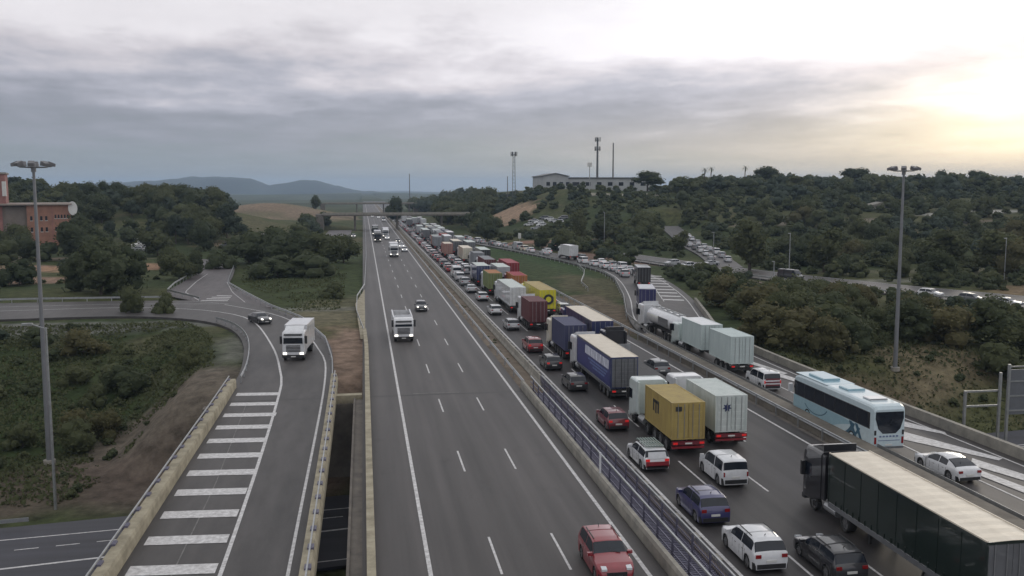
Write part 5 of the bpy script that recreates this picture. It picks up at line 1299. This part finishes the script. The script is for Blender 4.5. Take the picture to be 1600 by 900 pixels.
# ---------------------------------------------------------------- coach
def coach(x, yr, label):
    root = empty('coach', (x, yr, .006), R(0)); tag(root, label, 'coach', GR['ramp']); L, w, H = 12.6, 1.26, 3.62
    bl = mat('coach pale blue', (.27, .42, .49), .3, noise=.06, coat=.5); wh = P['white']; db = mat('coach deep blue', (.03, .10, .16), .3, noise=.1, coat=.5)
    secs = []
    for t, sx, zt, zl in ((0, .93, .90, .50), (.012, .975, .965, .38), (.04, 1, .99, .34), (.3, 1, 1, .32), (.8, 1, 1, .32), (.93, .99, .985, .32), (.975, .96, .93, .34), (1, .88, .80, .45)):
        secs.append(rbox(w * sx, zl, H * zt, .22, t * L))
    MB().loft(secs).build('body', mat('coach bluish white', (.50, .60, .64), .3, noise=.06, coat=.6), root, smooth=False)
    def side(nm, poly, m, s, off=.006, par=root):
        # polygon in (y, z) laid on the flank
        x_ = s * (w + off); mb = MB(); n = len(poly); vs = [(x_, y, z) for y, z in poly] + [(x_ - s * .02, y, z) for y, z in poly]
        f = [tuple(range(n)), tuple(range(2 * n - 1, n - 1, -1))] + [(i, n + i, n + (i + 1) % n, (i + 1) % n) for i in range(n)]
        mb.add(vs, f); return mb.build(nm, m, par)
    for s in (-1, 1):
        side('blue_flank', [(.62 * L, .40), (.985 * L, .45), (.985 * L, 1.75), (.35 * L, 1.72), (.20 * L, 1.60), (.36 * L, 1.1), (.46 * L, .7), (.5 * L, .40)], bl, s, .002)
        # flowing darker swooshes towards the back
        def arc(cy, cz, r0, r1, a0, a1, k=10):
            return [(cy + r0 * math.cos(R(a0 + (a1 - a0) * i / k)), cz + r0 * .5 * math.sin(R(a0 + (a1 - a0) * i / k))) for i in range(k + 1)] + \
                   [(cy + r1 * math.cos(R(a1 + (a0 - a1) * i / k)), cz + r1 * .5 * math.sin(R(a1 + (a0 - a1) * i / k))) for i in range(k + 1)]
        side('swoosh', arc(6.6, 2.0, 4.2, 3.75, 190, 262), db, s, .005); side('swoosh', arc(6.8, 2.2, 5.3, 5.0, 196, 250), db, s, .005)
        side('swoosh', arc(8.6, 1.9, 2.1, 1.95, 200, 330), db, s, .005)
        side('blue_stripe', [(2.9, 1.72), (3.35, 1.72), (2.5, .55), (2.05, .55)], db, s, .008); side('blue_stripe', [(2.1, 1.72), (2.5, 1.72), (1.7, .6), (1.35, .6)], db, s, .008)
        side('window_band', [(.45, 1.76), (L - .35, 1.76), (L - .25, 2.98), (.45, 2.98)], PLAST, s, .001)
        for i in range(7):
            a = .55 + i * 1.66; b = a + 1.58
            side('side_window', [(a, 1.82), (b, 1.82), (b, 2.92), (a + (.25 if i == 0 else 0), 2.92)], GLASS, s, .004)
        for yy in (2.9, 9.9):
            make_wheel(.52, .34, root, (s * 1.1, yy, .52)); n = 14
            side('wheel_arch', [(yy + .66 * math.cos(PI * i / n), .45 + .66 * math.sin(PI * i / n)) for i in range(n + 1)], PLAST, s, -.012)
        side('mirror_stub', [(L - .5, 2.3), (L - .3, 2.3), (L - .3, 2.5), (L - .5, 2.5)], PLAST, s, .05)
        MB().box(min(s * 1.3, s * 1.62), max(s * 1.3, s * 1.62), L - .1, L + .15, 1.9, 2.6).build('mirror', P['white'], root)
    MB().add([(-.86, -.012, 1.85), (-1.1, -.014, 2.6), (-1.08, -.01, 3.1), (1.08, -.01, 3.1), (1.1, -.014, 2.6), (.86, -.012, 1.85), (.5, -.012, 1.5), (-.5, -.012, 1.5)], [(7, 6, 5, 4, 3, 2, 1, 0)]).build('rear_window', GLASS, root)
    MB().add([(-1.1, L + .004, 1.2), (1.1, L + .004, 1.2), (1.02, L + .004, 2.7), (-1.02, L + .004, 2.7)], [(0, 1, 2, 3)]).build('windscreen', GLASS, root)
    lt = mat('coach rear lettering', (.12, .16, .28), .5, noise=.1)
    g = MB()                                       # small blurred line of dark marks under the rear window
    for i in range(6): g.box(-.75 + i * .26, -.60 + i * .26, -.02, -.004, 1.24, 1.36)
    g.box(-.85, .85, -.018, -.004, .98, 1.02); g.build('rear_marks', lt, root)
    for s in (-1, 1):
        MB().box(min(s * .98, s * 1.14), max(s * .98, s * 1.14), -.02, .05, .75, 1.25).build('tail_light', TAILOFF, root)
        MB().box(min(s * 1.0, s * 1.16), max(s * 1.0, s * 1.16), -.015, .05, 1.4, 1.75).build('vent_grille', PLAST, root)
    MB().box(-.26, .26, -.03, 0, .62, .73).build('number_plate', PLATE, root); MB().box(-1.15, 1.15, -.04, .1, .40, .56).build('bumper', P['grey'], root)
    for (a, b, h_) in ((1.5, 2.5, .10), (4.6, 6.0, .16), (8.4, 10.9, .18)): MB().loft([rbox(.72, H - .02, H + h_, .08, a), rbox(.72, H - .02, H + h_, .08, b)]).build('roof_unit', bl if a > 4 else wh, root)
    MB().box(-w + .03, w - .03, 7.0, 12.2, H - .012, H + .012).build('blue_roof_front', bl, root)
    return root

# ================================================================ vehicles in the photograph
X1, X2, X3, X4 = 19.75, 23.2, 26.75, 30.2
hl_ = lambda k: CARS[k][0] / 2
def q(kind, col, X, yr, label, group=GR['jam1'], **k): return car(kind, col, X, yr + hl_(kind), 0, label, group, **k)
q('suv', 'white', 19.7, 41.4, 'white suv with black rear window at the bottom edge, nearest in the left lane')
q('suv', 'blue', 19.4, 48.0, 'dark blue suv with a pale glossy roof in the left lane')
est = q('estate', 'white', 19.3, 58.2, 'white estate with a roof rack and red lower tailgate in the left lane')
rk = MB()
for i in range(7): rk.box(-.60 + i * .19, -.51 + i * .19, -1.7, .55, 1.62, 1.66)
for yy in (-1.6, -.6, .45): rk.box(-.66, .66, yy, yy + .06, 1.56, 1.62)
rk.build('roof_rack', mat('grey green rack bars', (.22, .27, .25), .5, .4, noise=.1), est)
MB().box(-.80, .80, -2.335, -2.20, .38, .74).build('red_tailgate_panel', P['red'], est)
MB().add([(-.66, -2.30, .95), (.66, -2.30, .95), (.60, -2.10, 1.36), (-.60, -2.10, 1.36)], [(0, 1, 2, 3)]).build('rear_window_reflection', mat('painted pale glass reflection', (.50, .51, .53), .25, noise=.06), est)  # opaque pale panel over the rear window: its reflection painted as colour
q('hatchback', 'darkred', 19.6, 68.8, 'dark red hatchback with lit brake lamps between railing and yellow container')
q('hatchback', 'black', 19.8, 83.2, 'black hatchback beside the front of the blue curtain truck')
q('hatchback', 'black', 19.6, 93.6, 'dark car with a bright roof just behind the red suv'); q('suv', 'red', 19.6, 104.3, 'bright red suv in the left lane beside the navy container')
q('sedan', 'silver', 20.1, 112.8, 'dark low car hidden between the red suv and the maroon container', X=0) if False else None
q('hatchback', 'silver', 19.8, 121.6, 'silvery white hatchback beside the maroon container'); q('hatchback', 'white', 19.7, 137.1, 'white hatchback beside the long white trailer')
q('hatchback', 'white', 20.0, 155.0, 'white hatchback with lit tail lamps, fourth light car up the left lane'); q('sedan', 'silver', 19.6, 167.8, 'silver saloon in the left lane ahead of four light hatchbacks')
q('suv', 'silver', 19.8, 180.5, 'silver suv stopped close behind the white delivery van'); q('big_van', 'white', 19.9, 198.5, 'tall white delivery van in the left lane, first of its kind')
q('van', 'white', X1, 190, 'small white van between the silver suv and the delivery van')
ords = ['first', 'second', 'third', 'fourth', 'fifth', 'sixth', 'seventh', 'eighth', 'ninth', 'tenth', 'eleventh', 'twelfth', 'thirteenth', 'fourteenth', 'fifteenth', 'sixteenth', 'seventeenth', 'eighteenth', 'nineteenth', 'twentieth', 'twenty first', 'twenty second', 'twenty third', 'twenty fourth', 'twenty fifth', 'twenty sixth', 'twenty seventh', 'twenty eighth', 'twenty ninth', 'thirtieth', 'thirty first', 'thirty second', 'thirty third', 'thirty fourth', 'thirty fifth', 'thirty sixth', 'thirty seventh', 'thirty eighth', 'thirty ninth', 'fortieth', 'forty first', 'forty second']
y = 212; k = 0
cols = ['red', 'white', 'darkred', 'silver', 'red', 'silver', 'white', 'red', 'white', 'silver', 'black', 'white', 'grey', 'white']
kinds = ['hatchback', 'hatchback', 'suv', 'sedan', 'hatchback', 'estate', 'suv', 'van']
while y < 560 and k < 40:
    kd = kinds[k % 8]; cl = cols[(k * 5 + k // 3) % 14]; 
    q(kd, cl, X1 + rnd.uniform(-.25, .25), y, '%s %s in the far left lane, %s ahead of the tall van' % (cl.replace('darkred', 'dark red'), {'van': 'small van'}.get(kd, kd), ords[k]), full=False)
    y += CARS[kd][0] + rnd.uniform(2.0, 4.6); k += 1
# second lane and beyond
q('estate', 'black', 23.0, 39.6, 'black car with a pale reflecting roof under the green truck at the bottom', GR['trucks'])
q('van', 'white', 23.2, 54.2, 'white small van with dark rear window in the second lane')
semi('container', 22.75, 61.7, 'truck with a worn yellow container carrying a dark side emblem and white cab', cabp='mint', side='yellow', L=6.4, z1=3.85, emblem=True, emb_rear='left', red=True, ch=3.7, gap=2.3, defl=False)
semi('container', 26.6, 63.2, 'truck with a grimy white container, dark star on its rear door', cabp='white', side='white', L=6.3, z1=3.9, emb_rear='right', red=True, ch=3.45, gap=3.0, defl=False)
bt = semi('box', 23.0, 79.0, 'truck with a blue curtain trailer, white slanted lettering and beige roof', cabp='white', side='dkblue', roof='cream', rear='grey', ribs=True, L=13.4, rail=P['grey'], ch=3.6)
bt_body = [c for c in bt.children if c.name.startswith('trailer_body')][0]
blm = mat('truck curtain blue', (.038, .042, .15), .5, noise=.12, nscale=1.2); lw = mat('curtain lettering white', (.72, .74, .82), .5, noise=.1); lb_ = mat('curtain lettering pale blue', (.16, .22, .42), .5, noise=.1)
MB().box(-1.262, -1.23, .45, 13.3, 1.25, 3.78).build('curtain', blm, bt_body)
g = MB(); rr = random.Random(3); yy = 1.0
while yy < 9.6:                                    # illegible slanted lettering rows on the curtain, as in the photograph
    wl = rr.uniform(.16, .46); g.add([(-1.272, yy, 2.75), (-1.272, yy + wl, 2.75), (-1.272, yy + wl - .16, 3.6), (-1.272, yy - .16, 3.6)], [(3, 2, 1, 0)]); yy += wl + .14
g.build('lettering', lw, bt_body); g = MB(); yy = 1.6
for row in range(3):
    yy = 1.4 + row * .5
    while yy < 8.6 - row: wl = rr.uniform(.1, .32); g.add([(-1.27, yy, 2.35 - row * .3), (-1.27, yy + wl, 2.35 - row * .3), (-1.27, yy + wl, 2.53 - row * .3), (-1.27, yy, 2.53 - row * .3)], [(3, 2, 1, 0)]); yy += wl + .12
g.build('lettering', lb_, bt_body)
gt_ = semi('box', 27.35, 34.2, 'long dark green trailer truck with a cream ribbed roof, nearest in the third lane', side='green', roof='cream', cabp='black', rear='grey', L=13.6, rail=P['grey'], ch=3.75, frame='green', gap=.9)
# dark tractor with an empty flatbed, third lane
fb = empty('flatbed_truck', (26.85, 81.5, .006)); tag(fb, 'dark tractor pulling an empty flatbed, hidden behind the blue trailer', 'truck', GR['trucks'])
MB().box(-1.25, 1.25, 0, 13.2, 1.15, 1.3).build('flatbed', CHASS, fb); MB().box(-1.25, 1.25, 13.05, 13.2, 1.3, 2.5).build('headboard', GALV, fb); underparts(fb, 0, 13.2, 3); tractor(fb, P['black'], 16.9, h=3.7, dark=True)
q('hatchback', 'grey', X4 - .3, 89, 'grey car alongside the blue trailer, in the right lane', GR['trucks'])
semi('container', 23.1, 98.8, 'truck with a dark navy container and white cab, ahead of the lettered trailer', side='navy', L=7.2, cabp='cream', ch=3.5)
semi('box', 26.9, 101.6, 'long dark blue trailer truck with a cream roof right of the navy container', side='dkblue', roof='cream', cabp='dkblue', rear='dkblue', L=14.0, frame='blue')
semi('container', 23.1, 121.0, 'truck with a maroon container and a white high cab', side='maroon', L=6.6, cabp='white', ch=3.7)
yt_ = semi('box', 27.1, 134.6, 'bright yellow trailer truck with a dark round emblem on its rear', side='yellow', roof='yellow', cabp='yellow', L=13.6)
e = MB(); e.bar((.1, -.075, 2.6), (.1, -.045, 2.6), .78, 20); e.k = 1; e.bar((.1, -.085, 2.6), (.1, -.074, 2.6), .42, 16); e.build('emblem', [P['black'], P['yellow']], [c for c in yt_.children if c.name.startswith('trailer_body')][0])
semi('box', 23.3, 139.0, 'long white trailer truck with ribbed sides in the second lane', side='white', roof='white', cabp='white', L=13.8, ribs=False)
far = [ # X, yrear, kind, side, roof, cab, L, label
 (23.3, 163.5, 'container', 'green', 'orange', 'white', 8.0, 'olive green container truck with a rusty orange top ahead of the white trailer'),
 (27.0, 158.5, 'container', 'orange', 'red', 'red', 8.0, 'rust coloured truck right of the olive green container'),
 (23.2, 180.0, 'box', 'dkblue', 'white', 'white', 9.0, 'blue and white truck ahead of the olive green container'),
 (30.2, 186.0, 'box', 'red', 'red', 'red', 12.0, 'bright red trailer truck in the right lane by the grass'),
 (26.8, 196.0, 'container', 'maroon', 'grey', 'white', 12.0, 'dark maroon trailer truck left of the bright red one'),
 (26.4, 236.0, 'box', 'cream', 'cream', 'white', 11.5, 'cream box trailer truck standing out in the middle of the far jam'),
 (30.0, 228.0, 'box', 'black', 'white', 'black', 12.5, 'black sided truck with a white roof right of the cream one'),
 (23.3, 256.0, 'container', 'pink', 'cream', 'red', 9.0, 'faded red container truck left of and ahead of the cream one'),
 (27.0, 268.0, 'box', 'grey', 'cream', 'grey', 12.5, 'grey truck with a cream rounded roof ahead of the cream box truck'),
 (30.4, 262.0, 'box', 'grey', 'white', 'white', 12.5, 'dark grey box truck in the right lane ahead of the black one'),
 (23.3, 292.0, 'container', 'grey', 'grey', 'grey', 11, 'light grey truck in the second lane, far in the jam'),
 (27.0, 298.0, 'box', 'silver', 'silver', 'white', 12.5, 'silvery truck in the third lane, far in the jam'),
 (30.4, 290.0, 'box', 'silver', 'white', 'white', 12.0, 'silvery truck with a white roof in the right lane, far in the jam'),
 (23.2, 345.0, 'box', 'grey', 'white', 'white', 12.5, 'grey truck with a bright white roof front before the overpass'),
 (27.0, 330.0, 'box', 'silver', 'grey', 'white', 12.5, 'silver truck in the third lane before the overpass'),
 (30.3, 325.0, 'box', 'grey', 'silver', 'white', 12.5, 'grey truck with a silver roof in the right lane before the overpass'),
 (27.0, 365.0, 'box', 'grey', 'grey', 'white', 12.5, 'grey truck in the third lane, second before the overpass'),
 (30.3, 362.0, 'box', 'white', 'white', 'white', 12.5, 'white truck in the right lane, nearest behind the overpass'),
 (23.2, 384.0, 'box', 'silver', 'white', 'grey', 12.5, 'silver truck in the second lane, nearest behind the overpass'),
 (27.0, 400.0, 'box', 'grey', 'white', 'white', 12.5, 'grey truck with a white roof close to the overpass'),
 (26.8, 176.5, 'box', 'silver', 'white', 'white', 10.0, 'silvery box truck behind the dark maroon trailer'),
 (27.0, 216.5, 'container', 'grey', 'grey', 'white', 8.0, 'weathered grey container truck just behind the cream box truck'),
 (27.0, 314.5, 'container', 'red', 'pink', 'white', 6.0, 'small red container truck in the third lane before the overpass'),
 (23.2, 357.5, 'container', 'white', 'white', 'white', 7.0, 'small white container truck in the second lane before the overpass'),
 (30.3, 343.5, 'container', 'navy', 'grey', 'white', 8.0, 'small navy container truck in the right lane before the overpass'),
 (27.0, 346.5, 'box', 'white', 'white', 'white', 9.0, 'white box truck in the third lane before the overpass'),
 (27.0, 382.5, 'container', 'cream', 'white', 'white', 8.0, 'cream container truck in the third lane near the overpass'),
 (23.2, 302.0, 'container', 'pink', 'white', 'white', 6.0, 'small faded pink container truck in the second lane'),
 (30.3, 380.5, 'box', 'silver', 'white', 'white', 12.0, 'silver truck in the right lane near the overpass'), (30.3, 400.5, 'box', 'grey', 'silver', 'white', 12.0, 'grey truck in the right lane close to the overpass'),
 (30.3, 470.0, 'box', 'white', 'white', 'white', 12.0, 'white truck in the right lane just beyond the overpass'), (30.3, 500.0, 'box', 'silver', 'silver', 'grey', 12.0, 'silver truck in the right lane beyond the overpass'),
 (23.2, 470.0, 'box', 'grey', 'white', 'white', 12.5, 'grey truck in the second lane just beyond the overpass'), (27.0, 490.0, 'box', 'silver', 'white', 'white', 12.5, 'silver truck in the third lane beyond the overpass'),
 (23.2, 530.0, 'box', 'white', 'white', 'white', 12.5, 'white truck in the second lane well beyond the overpass')]
for (X, yr, kd, sd_, rf, cb_, L_, lab) in far: semi(kd, X, yr, lab, side=sd_, roof=rf, cabp=cb_, L=L_, z1=4.0, defl=True)
mids = [(23.1, 206, 'van', 'silver'), (23.3, 213, 'van', 'white'), (26.9, 211, 'hatchback', 'white'), (30.2, 219, 'van', 'white'), (30.3, 137, 'hatchback', 'white'), (30.2, 147, 'suv', 'grey'), (30.3, 157, 'hatchback', 'silver'), (30.1, 165, 'suv', 'white'), (23.2, 222, 'hatchback', 'silver'), (23.3, 229, 'suv', 'white'), (23.2, 238, 'hatchback', 'grey'), (23.4, 246, 'sedan', 'white'), (30.3, 212, 'suv', 'silver'),
        (23.2, 276, 'suv', 'white'), (23.3, 283, 'hatchback', 'black'), (23.2, 312, 'sedan', 'white'), (23.4, 320, 'suv', 'silver'), (23.3, 330, 'hatchback', 'grey'),   (23.3, 406, 'van', 'white'), (23.1, 416, 'suv', 'silver'),
        (30.3, 172, 'sedan', 'grey'), (30.2, 126, 'hatchback', 'grey'), (30.0, 245, 'hatchback', 'silver'), (30.2, 310, 'suv', 'white')]
for k, (X, yr, kd, cl) in enumerate(mids):
    q(kd, cl, X, yr, '%s %s between trucks, %s lane, %s of such cars' % (cl, {'van': 'small van'}.get(kd, kd), 'second' if X < 25 else 'third' if X < 28 else 'right hand', ords[k]), 'cars standing between the trucks', full=False)

# right ramp
coach(37.15, 59.8, 'white and pale blue coach with dark windows and swoosh livery on the ramp')
car('sedan', 'white', 38.45, 52.6 + 2.4, R(2), 'white saloon alone on the ramp behind the coach, at the right edge', GR['ramp'])
car('hatchback', 'silver', 36.9, 40.9, R(2), 'silver car just entering the picture at the right edge of the ramp', GR['ramp'])
pk = car('van', 'white', 37.9, 80.6 + 2.2, R(0), 'white service van with dark red striped rear doors ahead of the coach', GR['ramp'])
for i in range(3): MB().box(-.72, .72, -2.27, -2.215, .55 + i * .28, .68 + i * .28).build('rear_stripe', P['darkred'], pk)
ct = semi('container', 38.2, 88.4, 'truck and trailer carrying two pale mint containers on the ramp', group=GR['ramp'], side='mint', L=6.0, cabp='mint', gap=10.4, ch=3.0, defl=False)
MB().box(-.5, -.34, 6.3, 16.0, .85, 1.15).box(.34, .5, 6.3, 16.0, .85, 1.15).build('truck_chassis', CHASS, ct)
container(ct, CONT['mint'], 8.5, 6.4, top=P['white'])
# tanker
tk = empty('tanker_truck', (38.6, 106.6, .006), R(1)); tag(tk, 'white tanker truck with a rounded tank and dark oval on its rear end', 'truck', GR['ramp'])
secs = []; n = 20
for t, s in ((0, .55), (.012, .80), (.035, .93), (.07, 1), (.93, 1), (.97, .93), (.99, .8), (1, .55)): secs.append([(1.22 * s * math.cos(2 * PI * i / n), .3 + t * 11.6, 2.35 + 1.15 * s * math.sin(2 * PI * i / n)) for i in range(n)])
tb = MB().loft(secs).build('tank', P['white'], tk, smooth=True)
e = MB(); e.loft([[(.42 * math.cos(2 * PI * i / 14), yy, 2.75 + .24 * math.sin(2 * PI * i / 14)) for i in range(14)] for yy in (.26, .35)]); e.build('emblem', P['black'], tb)
for i in range(5): MB().bar((0, 1.6 + i * 2.2, 3.45), (0, 1.6 + i * 2.2, 3.62), .28, 12).build('hatch', GALV, tb)
MB().box(-.45, -.35, 1, 11.4, 3.5, 3.56).box(.35, .45, 1, 11.4, 3.5, 3.56).build('walkway', GALV, tb); MB().box(-1.275, -1.22, 3.0, 6.5, 1.9, 2.8).build('side_marking', P['grey'], tb)
underparts(tk, 0, 11.8, 3); MB().box(-.9, .9, .1, .3, .9, 1.7).build('valve_cabinet', P['white'], tk); tractor(tk, P['white'], 15.1, h=3.5)
def on_ramp(px, y, off=3.6):                      # position and heading on the ramp at y
    pts = offset(E_l, off); d = [(abs(p[1] - y), i) for i, p in enumerate(pts) if i > 40 or p[1] < 230]; i = min(d)[1]; i = max(1, min(len(pts) - 2, i))
    a, b = pts[i - 1], pts[i + 1]; return pts[i][0], pts[i][1], math.atan2(-(b[0] - a[0]), b[1] - a[1])
a = math.atan2(-(45 - 38.6), 155 - 131)
t1_ = rigid(43.6, 138.8, a + .02, 'blue box truck with a pale roof front following the tanker round the bend', GR['ramp'], cabp='blue', side='blue', L=7.2, z1=3.9)
MB().box(-1.2, 1.2, -4.4, 2.2, 3.91, 3.965).build('pale_roof', P['silver'], t1_)
rp2 = rigid(54.6, 176.5, math.atan2(-(51.5 - 45), 29) + .02, 'dark box truck with a bright white roof edge near the zebra gore', GR['ramp'], cabp='white', side='black', L=7.4, z1=3.9)
MB().box(-1.22, 1.22, -4.7, 2.3, 3.92, 3.97).build('white_roof', P['white'], rp2)
k = 0
mq = [(196, 3.0, 'suv', 'silver'), (198, 6.0, 'hatchback', 'white'), (203, 3.2, 'hatchback', 'white'), (205.5, 6.2, 'sedan', 'silver'), (210, 3.2, 'sedan', 'silver'), (213, 6.4, 'van', 'white'), (217.5, 3.2, 'suv', 'white'), (220.5, 6.4, 'hatchback', 'grey'),
      (226, 3.0, 'hatchback', 'white'), (229, 6.4, 'sedan', 'white'), (234, 3.0, 'van', 'white'), (241, 6.0, 'suv', 'black'), (262, 3.0, 'sedan', 'silver'), (268, 6.0, 'suv', 'white'), (275, 3.0, 'hatchback', 'white'), (282, 3.2, 'van', 'cream'), (290, 3.2, 'big_van', 'silver'), (299, 3.0, 'hatchback', 'silver'),
      (306, 3.0, 'sedan', 'white'), (314, 3.0, 'suv', 'grey'), (322, 3.0, 'hatchback', 'silver'), (331, 3.0, 'van', 'white'), (340, 3.0, 'sedan', 'silver'), (349, 3.0, 'suv', 'black')]
for (yy, off, kd, cl) in mq:
    x, y, h_ = on_ramp(0, yy, off); k += 1
    car(kd, cl, x, y, h_, '%s %s queuing along the ramp top, %s beyond the dark truck' % (cl, {'van': 'small van', 'big_van': 'tall van'}.get(kd, kd), ords[k - 1]), GR['merge'], full=False)
x, y, h_ = on_ramp(0, 250, 4.0)
rigid(x, y, h_, 'white box truck queuing at the top of the grass slope', GR['merge'], cabp='white', side='white', L=7.5, z1=3.9)
# hill road queue
k = 0
for (t, off, kd, cl) in [(.10, 1.8, 'hatchback', 'white'), (.16, -1.8, 'sedan', 'silver'), (.22, 1.8, 'suv', 'silver'), (.27, -1.8, 'hatchback', 'white'), (.31, 1.8, 'van', 'white'), (.36, -1.8, 'suv', 'white'), (.40, 1.8, 'sedan', 'silver'), (.44, -1.8, 'hatchback', 'grey'), (.48, 1.8, 'hatchback', 'white'), (.53, -1.8, 'sedan', 'silver'), (.58, 1.8, 'suv', 'white'), (.63, -1.8, 'hatchback', 'silver'), (.69, 1.8, 'hatchback', 'white'), (.76, 1.8, 'sedan', 'white'), (.84, 1.8, 'hatchback', 'silver')]:
    g_ = resample(offset(G_c, off), 101); i = int(t * 90) + 3; a, p_, b = g_[i - 1], g_[i], g_[i + 1]; k += 1
    c = car(kd, cl, p_[0], p_[1], math.atan2(-(b[0] - a[0]), b[1] - a[1]), '%s %s in the queue climbing the hill road, %s from its lower end' % (cl, {'van': 'small van'}.get(kd, kd), ords[k - 1]), GR['hill'], full=False, lit=False, z=p_[2] + .02)
for k, (px, Y, kd, cl, lab) in enumerate(((1462, 149, 'hatchback', 'white', 'white hatchback on the side road just right of the light mast'), (1527, 141, 'hatchback', 'grey', 'grey hatchback half hidden by a bush on the side road'), (1583, 135, 'sedan', 'white', 'white saloon on the side road at the right edge'),
        (1075, 214, 'hatchback', 'white', 'white car parked where the hill road meets the side road'), (1112, 219, 'sedan', 'silver', 'silver saloon turning into the hill road'), (1052, 222, 'hatchback', 'silver', 'silver car left of the parked white one'))):
    d = math.atan2(-(118 - 99.5), 112 - 145) if Y < 170 else 1.9
    car(kd, cl, at(px, 0, Y), Y, d, lab, GR['side'], full=Y < 170, lit=False)
car('big_van', 'black', at(1240, 0, 180), 180, math.atan2(-(118 - 99.5), 112 - 145), 'dark van half hidden by bushes on the side road', GR['side'], lit=False)

pk_ = [(826, 395), (834, 402), (842, 392), (850, 400), (858, 394), (866, 385), (873, 378), (880, 384), (846, 384), (838, 378)]
for k, (px, Y) in enumerate(pk_):
    x = at(px, 0, Y); car(('hatchback', 'sedan', 'suv', 'van')[k % 4], ('white', 'silver', 'white', 'grey')[k % 4], x, Y, 1.2 + .3 * (k % 3), '%s car parked on the slope right of the overpass, %s of ten' % (('white', 'silver', 'white', 'grey')[k % 4], ords[k]), 'cars parked on the slope right of the overpass', full=False, lit=False, z=gh(x, Y), cat='car')
pl_ = [(398, 292), (408, 296), (418, 300), (428, 303), (436, 298), (446, 306), (441, 314), (352, 300), (360, 305), (212, 286), (221, 290), (230, 288), (226, 296), (338, 338), (346, 342)]
for k, (px, Y) in enumerate(pl_):
    x = at(px, 0, Y); car(('sedan', 'hatchback', 'van', 'suv')[k % 4], ('white', 'silver', 'silver', 'grey')[k % 4], x, Y, 1.1 + .4 * (k % 3), '%s vehicle parked off road left of the motorway, %s from the right' % (('white', 'silver', 'silver', 'grey')[k % 4], ords[sorted(pl_, reverse=True).index((px, Y))]), 'vehicles parked off road at the left', full=False, lit=False, z=gh(x, Y), cat='car')

# incoming carriageway (fronts towards the camera)
inc = lambda kd, cl, X, yf, lab, facing=True, **k: car(kd, cl, X, yf + hl_(kd), PI, lab, GR['in'], facing=facing, **k)
inc('suv', 'red', 11.75, 41.2, 'red suv driving towards the camera at the bottom edge', lit=False, facing=False)
inc('hatchback', 'black', 8.75, 143, 'small dark car with headlamps on beside the white tipper truck', lit=False)
rigid(4.75, 114.5 + 4.9, PI, 'white open tipper truck with lit headlamps in the incoming right lane', GR['in'], side='white', L=7.4, z1=2.9, facing=True, open_top=True)
rigid(8.4, 261 + 4.5, PI, 'white box truck with lit headlamps in the middle incoming lane', GR['in'], side='white', L=6.6, z1=3.9, facing=True)
inc('hatchback', 'silver', 12.3, 283, 'silver car with headlamps on right beside the far white truck', full=False, lit=False); inc('suv', 'white', 12.1, 300, 'white suv behind the silver car in the fast incoming lane', full=False, lit=False)
rigid(5.0, 338 + 5, PI, 'dark truck with a white roof edge in the incoming slow lane', GR['in'], cabp='black', side='white', L=8, z1=4.0, facing=True); rigid(4.8, 392, PI, 'green and black truck farther back in the incoming slow lane', GR['in'], cabp='green', side='green', L=8, z1=4.0, facing=True)
rigid(8.6, 372, PI, 'pale truck in the middle incoming lane near the overpass', GR['in'], cabp='white', side='silver', L=8, z1=3.8, facing=True); inc('suv', 'white', 8.8, 352, 'white car ahead of the pale truck near the overpass', full=False, lit=False); inc('hatchback', 'black', 12, 330, 'dark car in the fast incoming lane, far off', full=False, lit=False)
# slip road
rigid(-7.6, 103.3 + 4.4, PI - R(5), 'white box truck with dark front grille coming down the slip road', GR['in'], side='white', L=5.8, z1=3.75, facing=True)
hd = math.atan2(-(-13.9 + 20), -(143 - 132))
car('sedan', 'black', -14.9, 135.2, math.atan2(-4.5, -8) * 1 + 0, 'dark saloon with headlamps on entering the bend behind the box truck', GR['in'], facing=True, lit=False)
car('hatchback', 'white', at(541, 0, 352), 352, PI, 'white car on the service road left of the motorway', GR['in'], facing=True, full=False, lit=False); car('sedan', 'grey', at(551, 0, 372), 372, PI, 'grey car farther up the service road', GR['in'], facing=True, full=False, lit=False)
k = 0
for (x, y, kd, cl) in [(-14, 700, 'big_van', 'white'), (-10, 690, 'suv', 'white'), (-6, 680, 'hatchback', 'silver'), (-12, 662, 'big_van', 'white'), (6, 640, 'big_van', 'white'), (10, 620, 'suv', 'white'), (14, 560, 'big_van', 'silver')]:
    k += 1
    if x > 1: car(kd, cl, min(x, 12), y, PI, 'tiny light vehicle on the motorway between the two overpasses, %s' % ('left one', 'middle one', 'right one')[k - 5], GR['in'], facing=True, full=False, lit=False)
for key, (r, objs) in PROTO.items():
    for o in reversed(objs): bpy.data.objects.remove(o)

# ---------------------------------------------------------------- haze
mb = MB(); mb.box(-9500, 9500, -2500, 12500, -40, 150); hz = mb.build('haze', []); hz['kind'] = 'stuff'
hm = bpy.data.materials.new('haze air'); hm.use_nodes = True; nt = hm.node_tree; nt.nodes.clear()
pv = nt.nodes.new('ShaderNodeVolumePrincipled'); pv.inputs['Color'].default_value = (.56, .74, .98, 1); pv.inputs['Density'].default_value = .00014
pv.inputs['Anisotropy'].default_value = .2
oo = nt.nodes.new('ShaderNodeOutputMaterial'); nt.links.new(pv.outputs[0], oo.inputs['Volume']); hz.data.materials.append(hm)
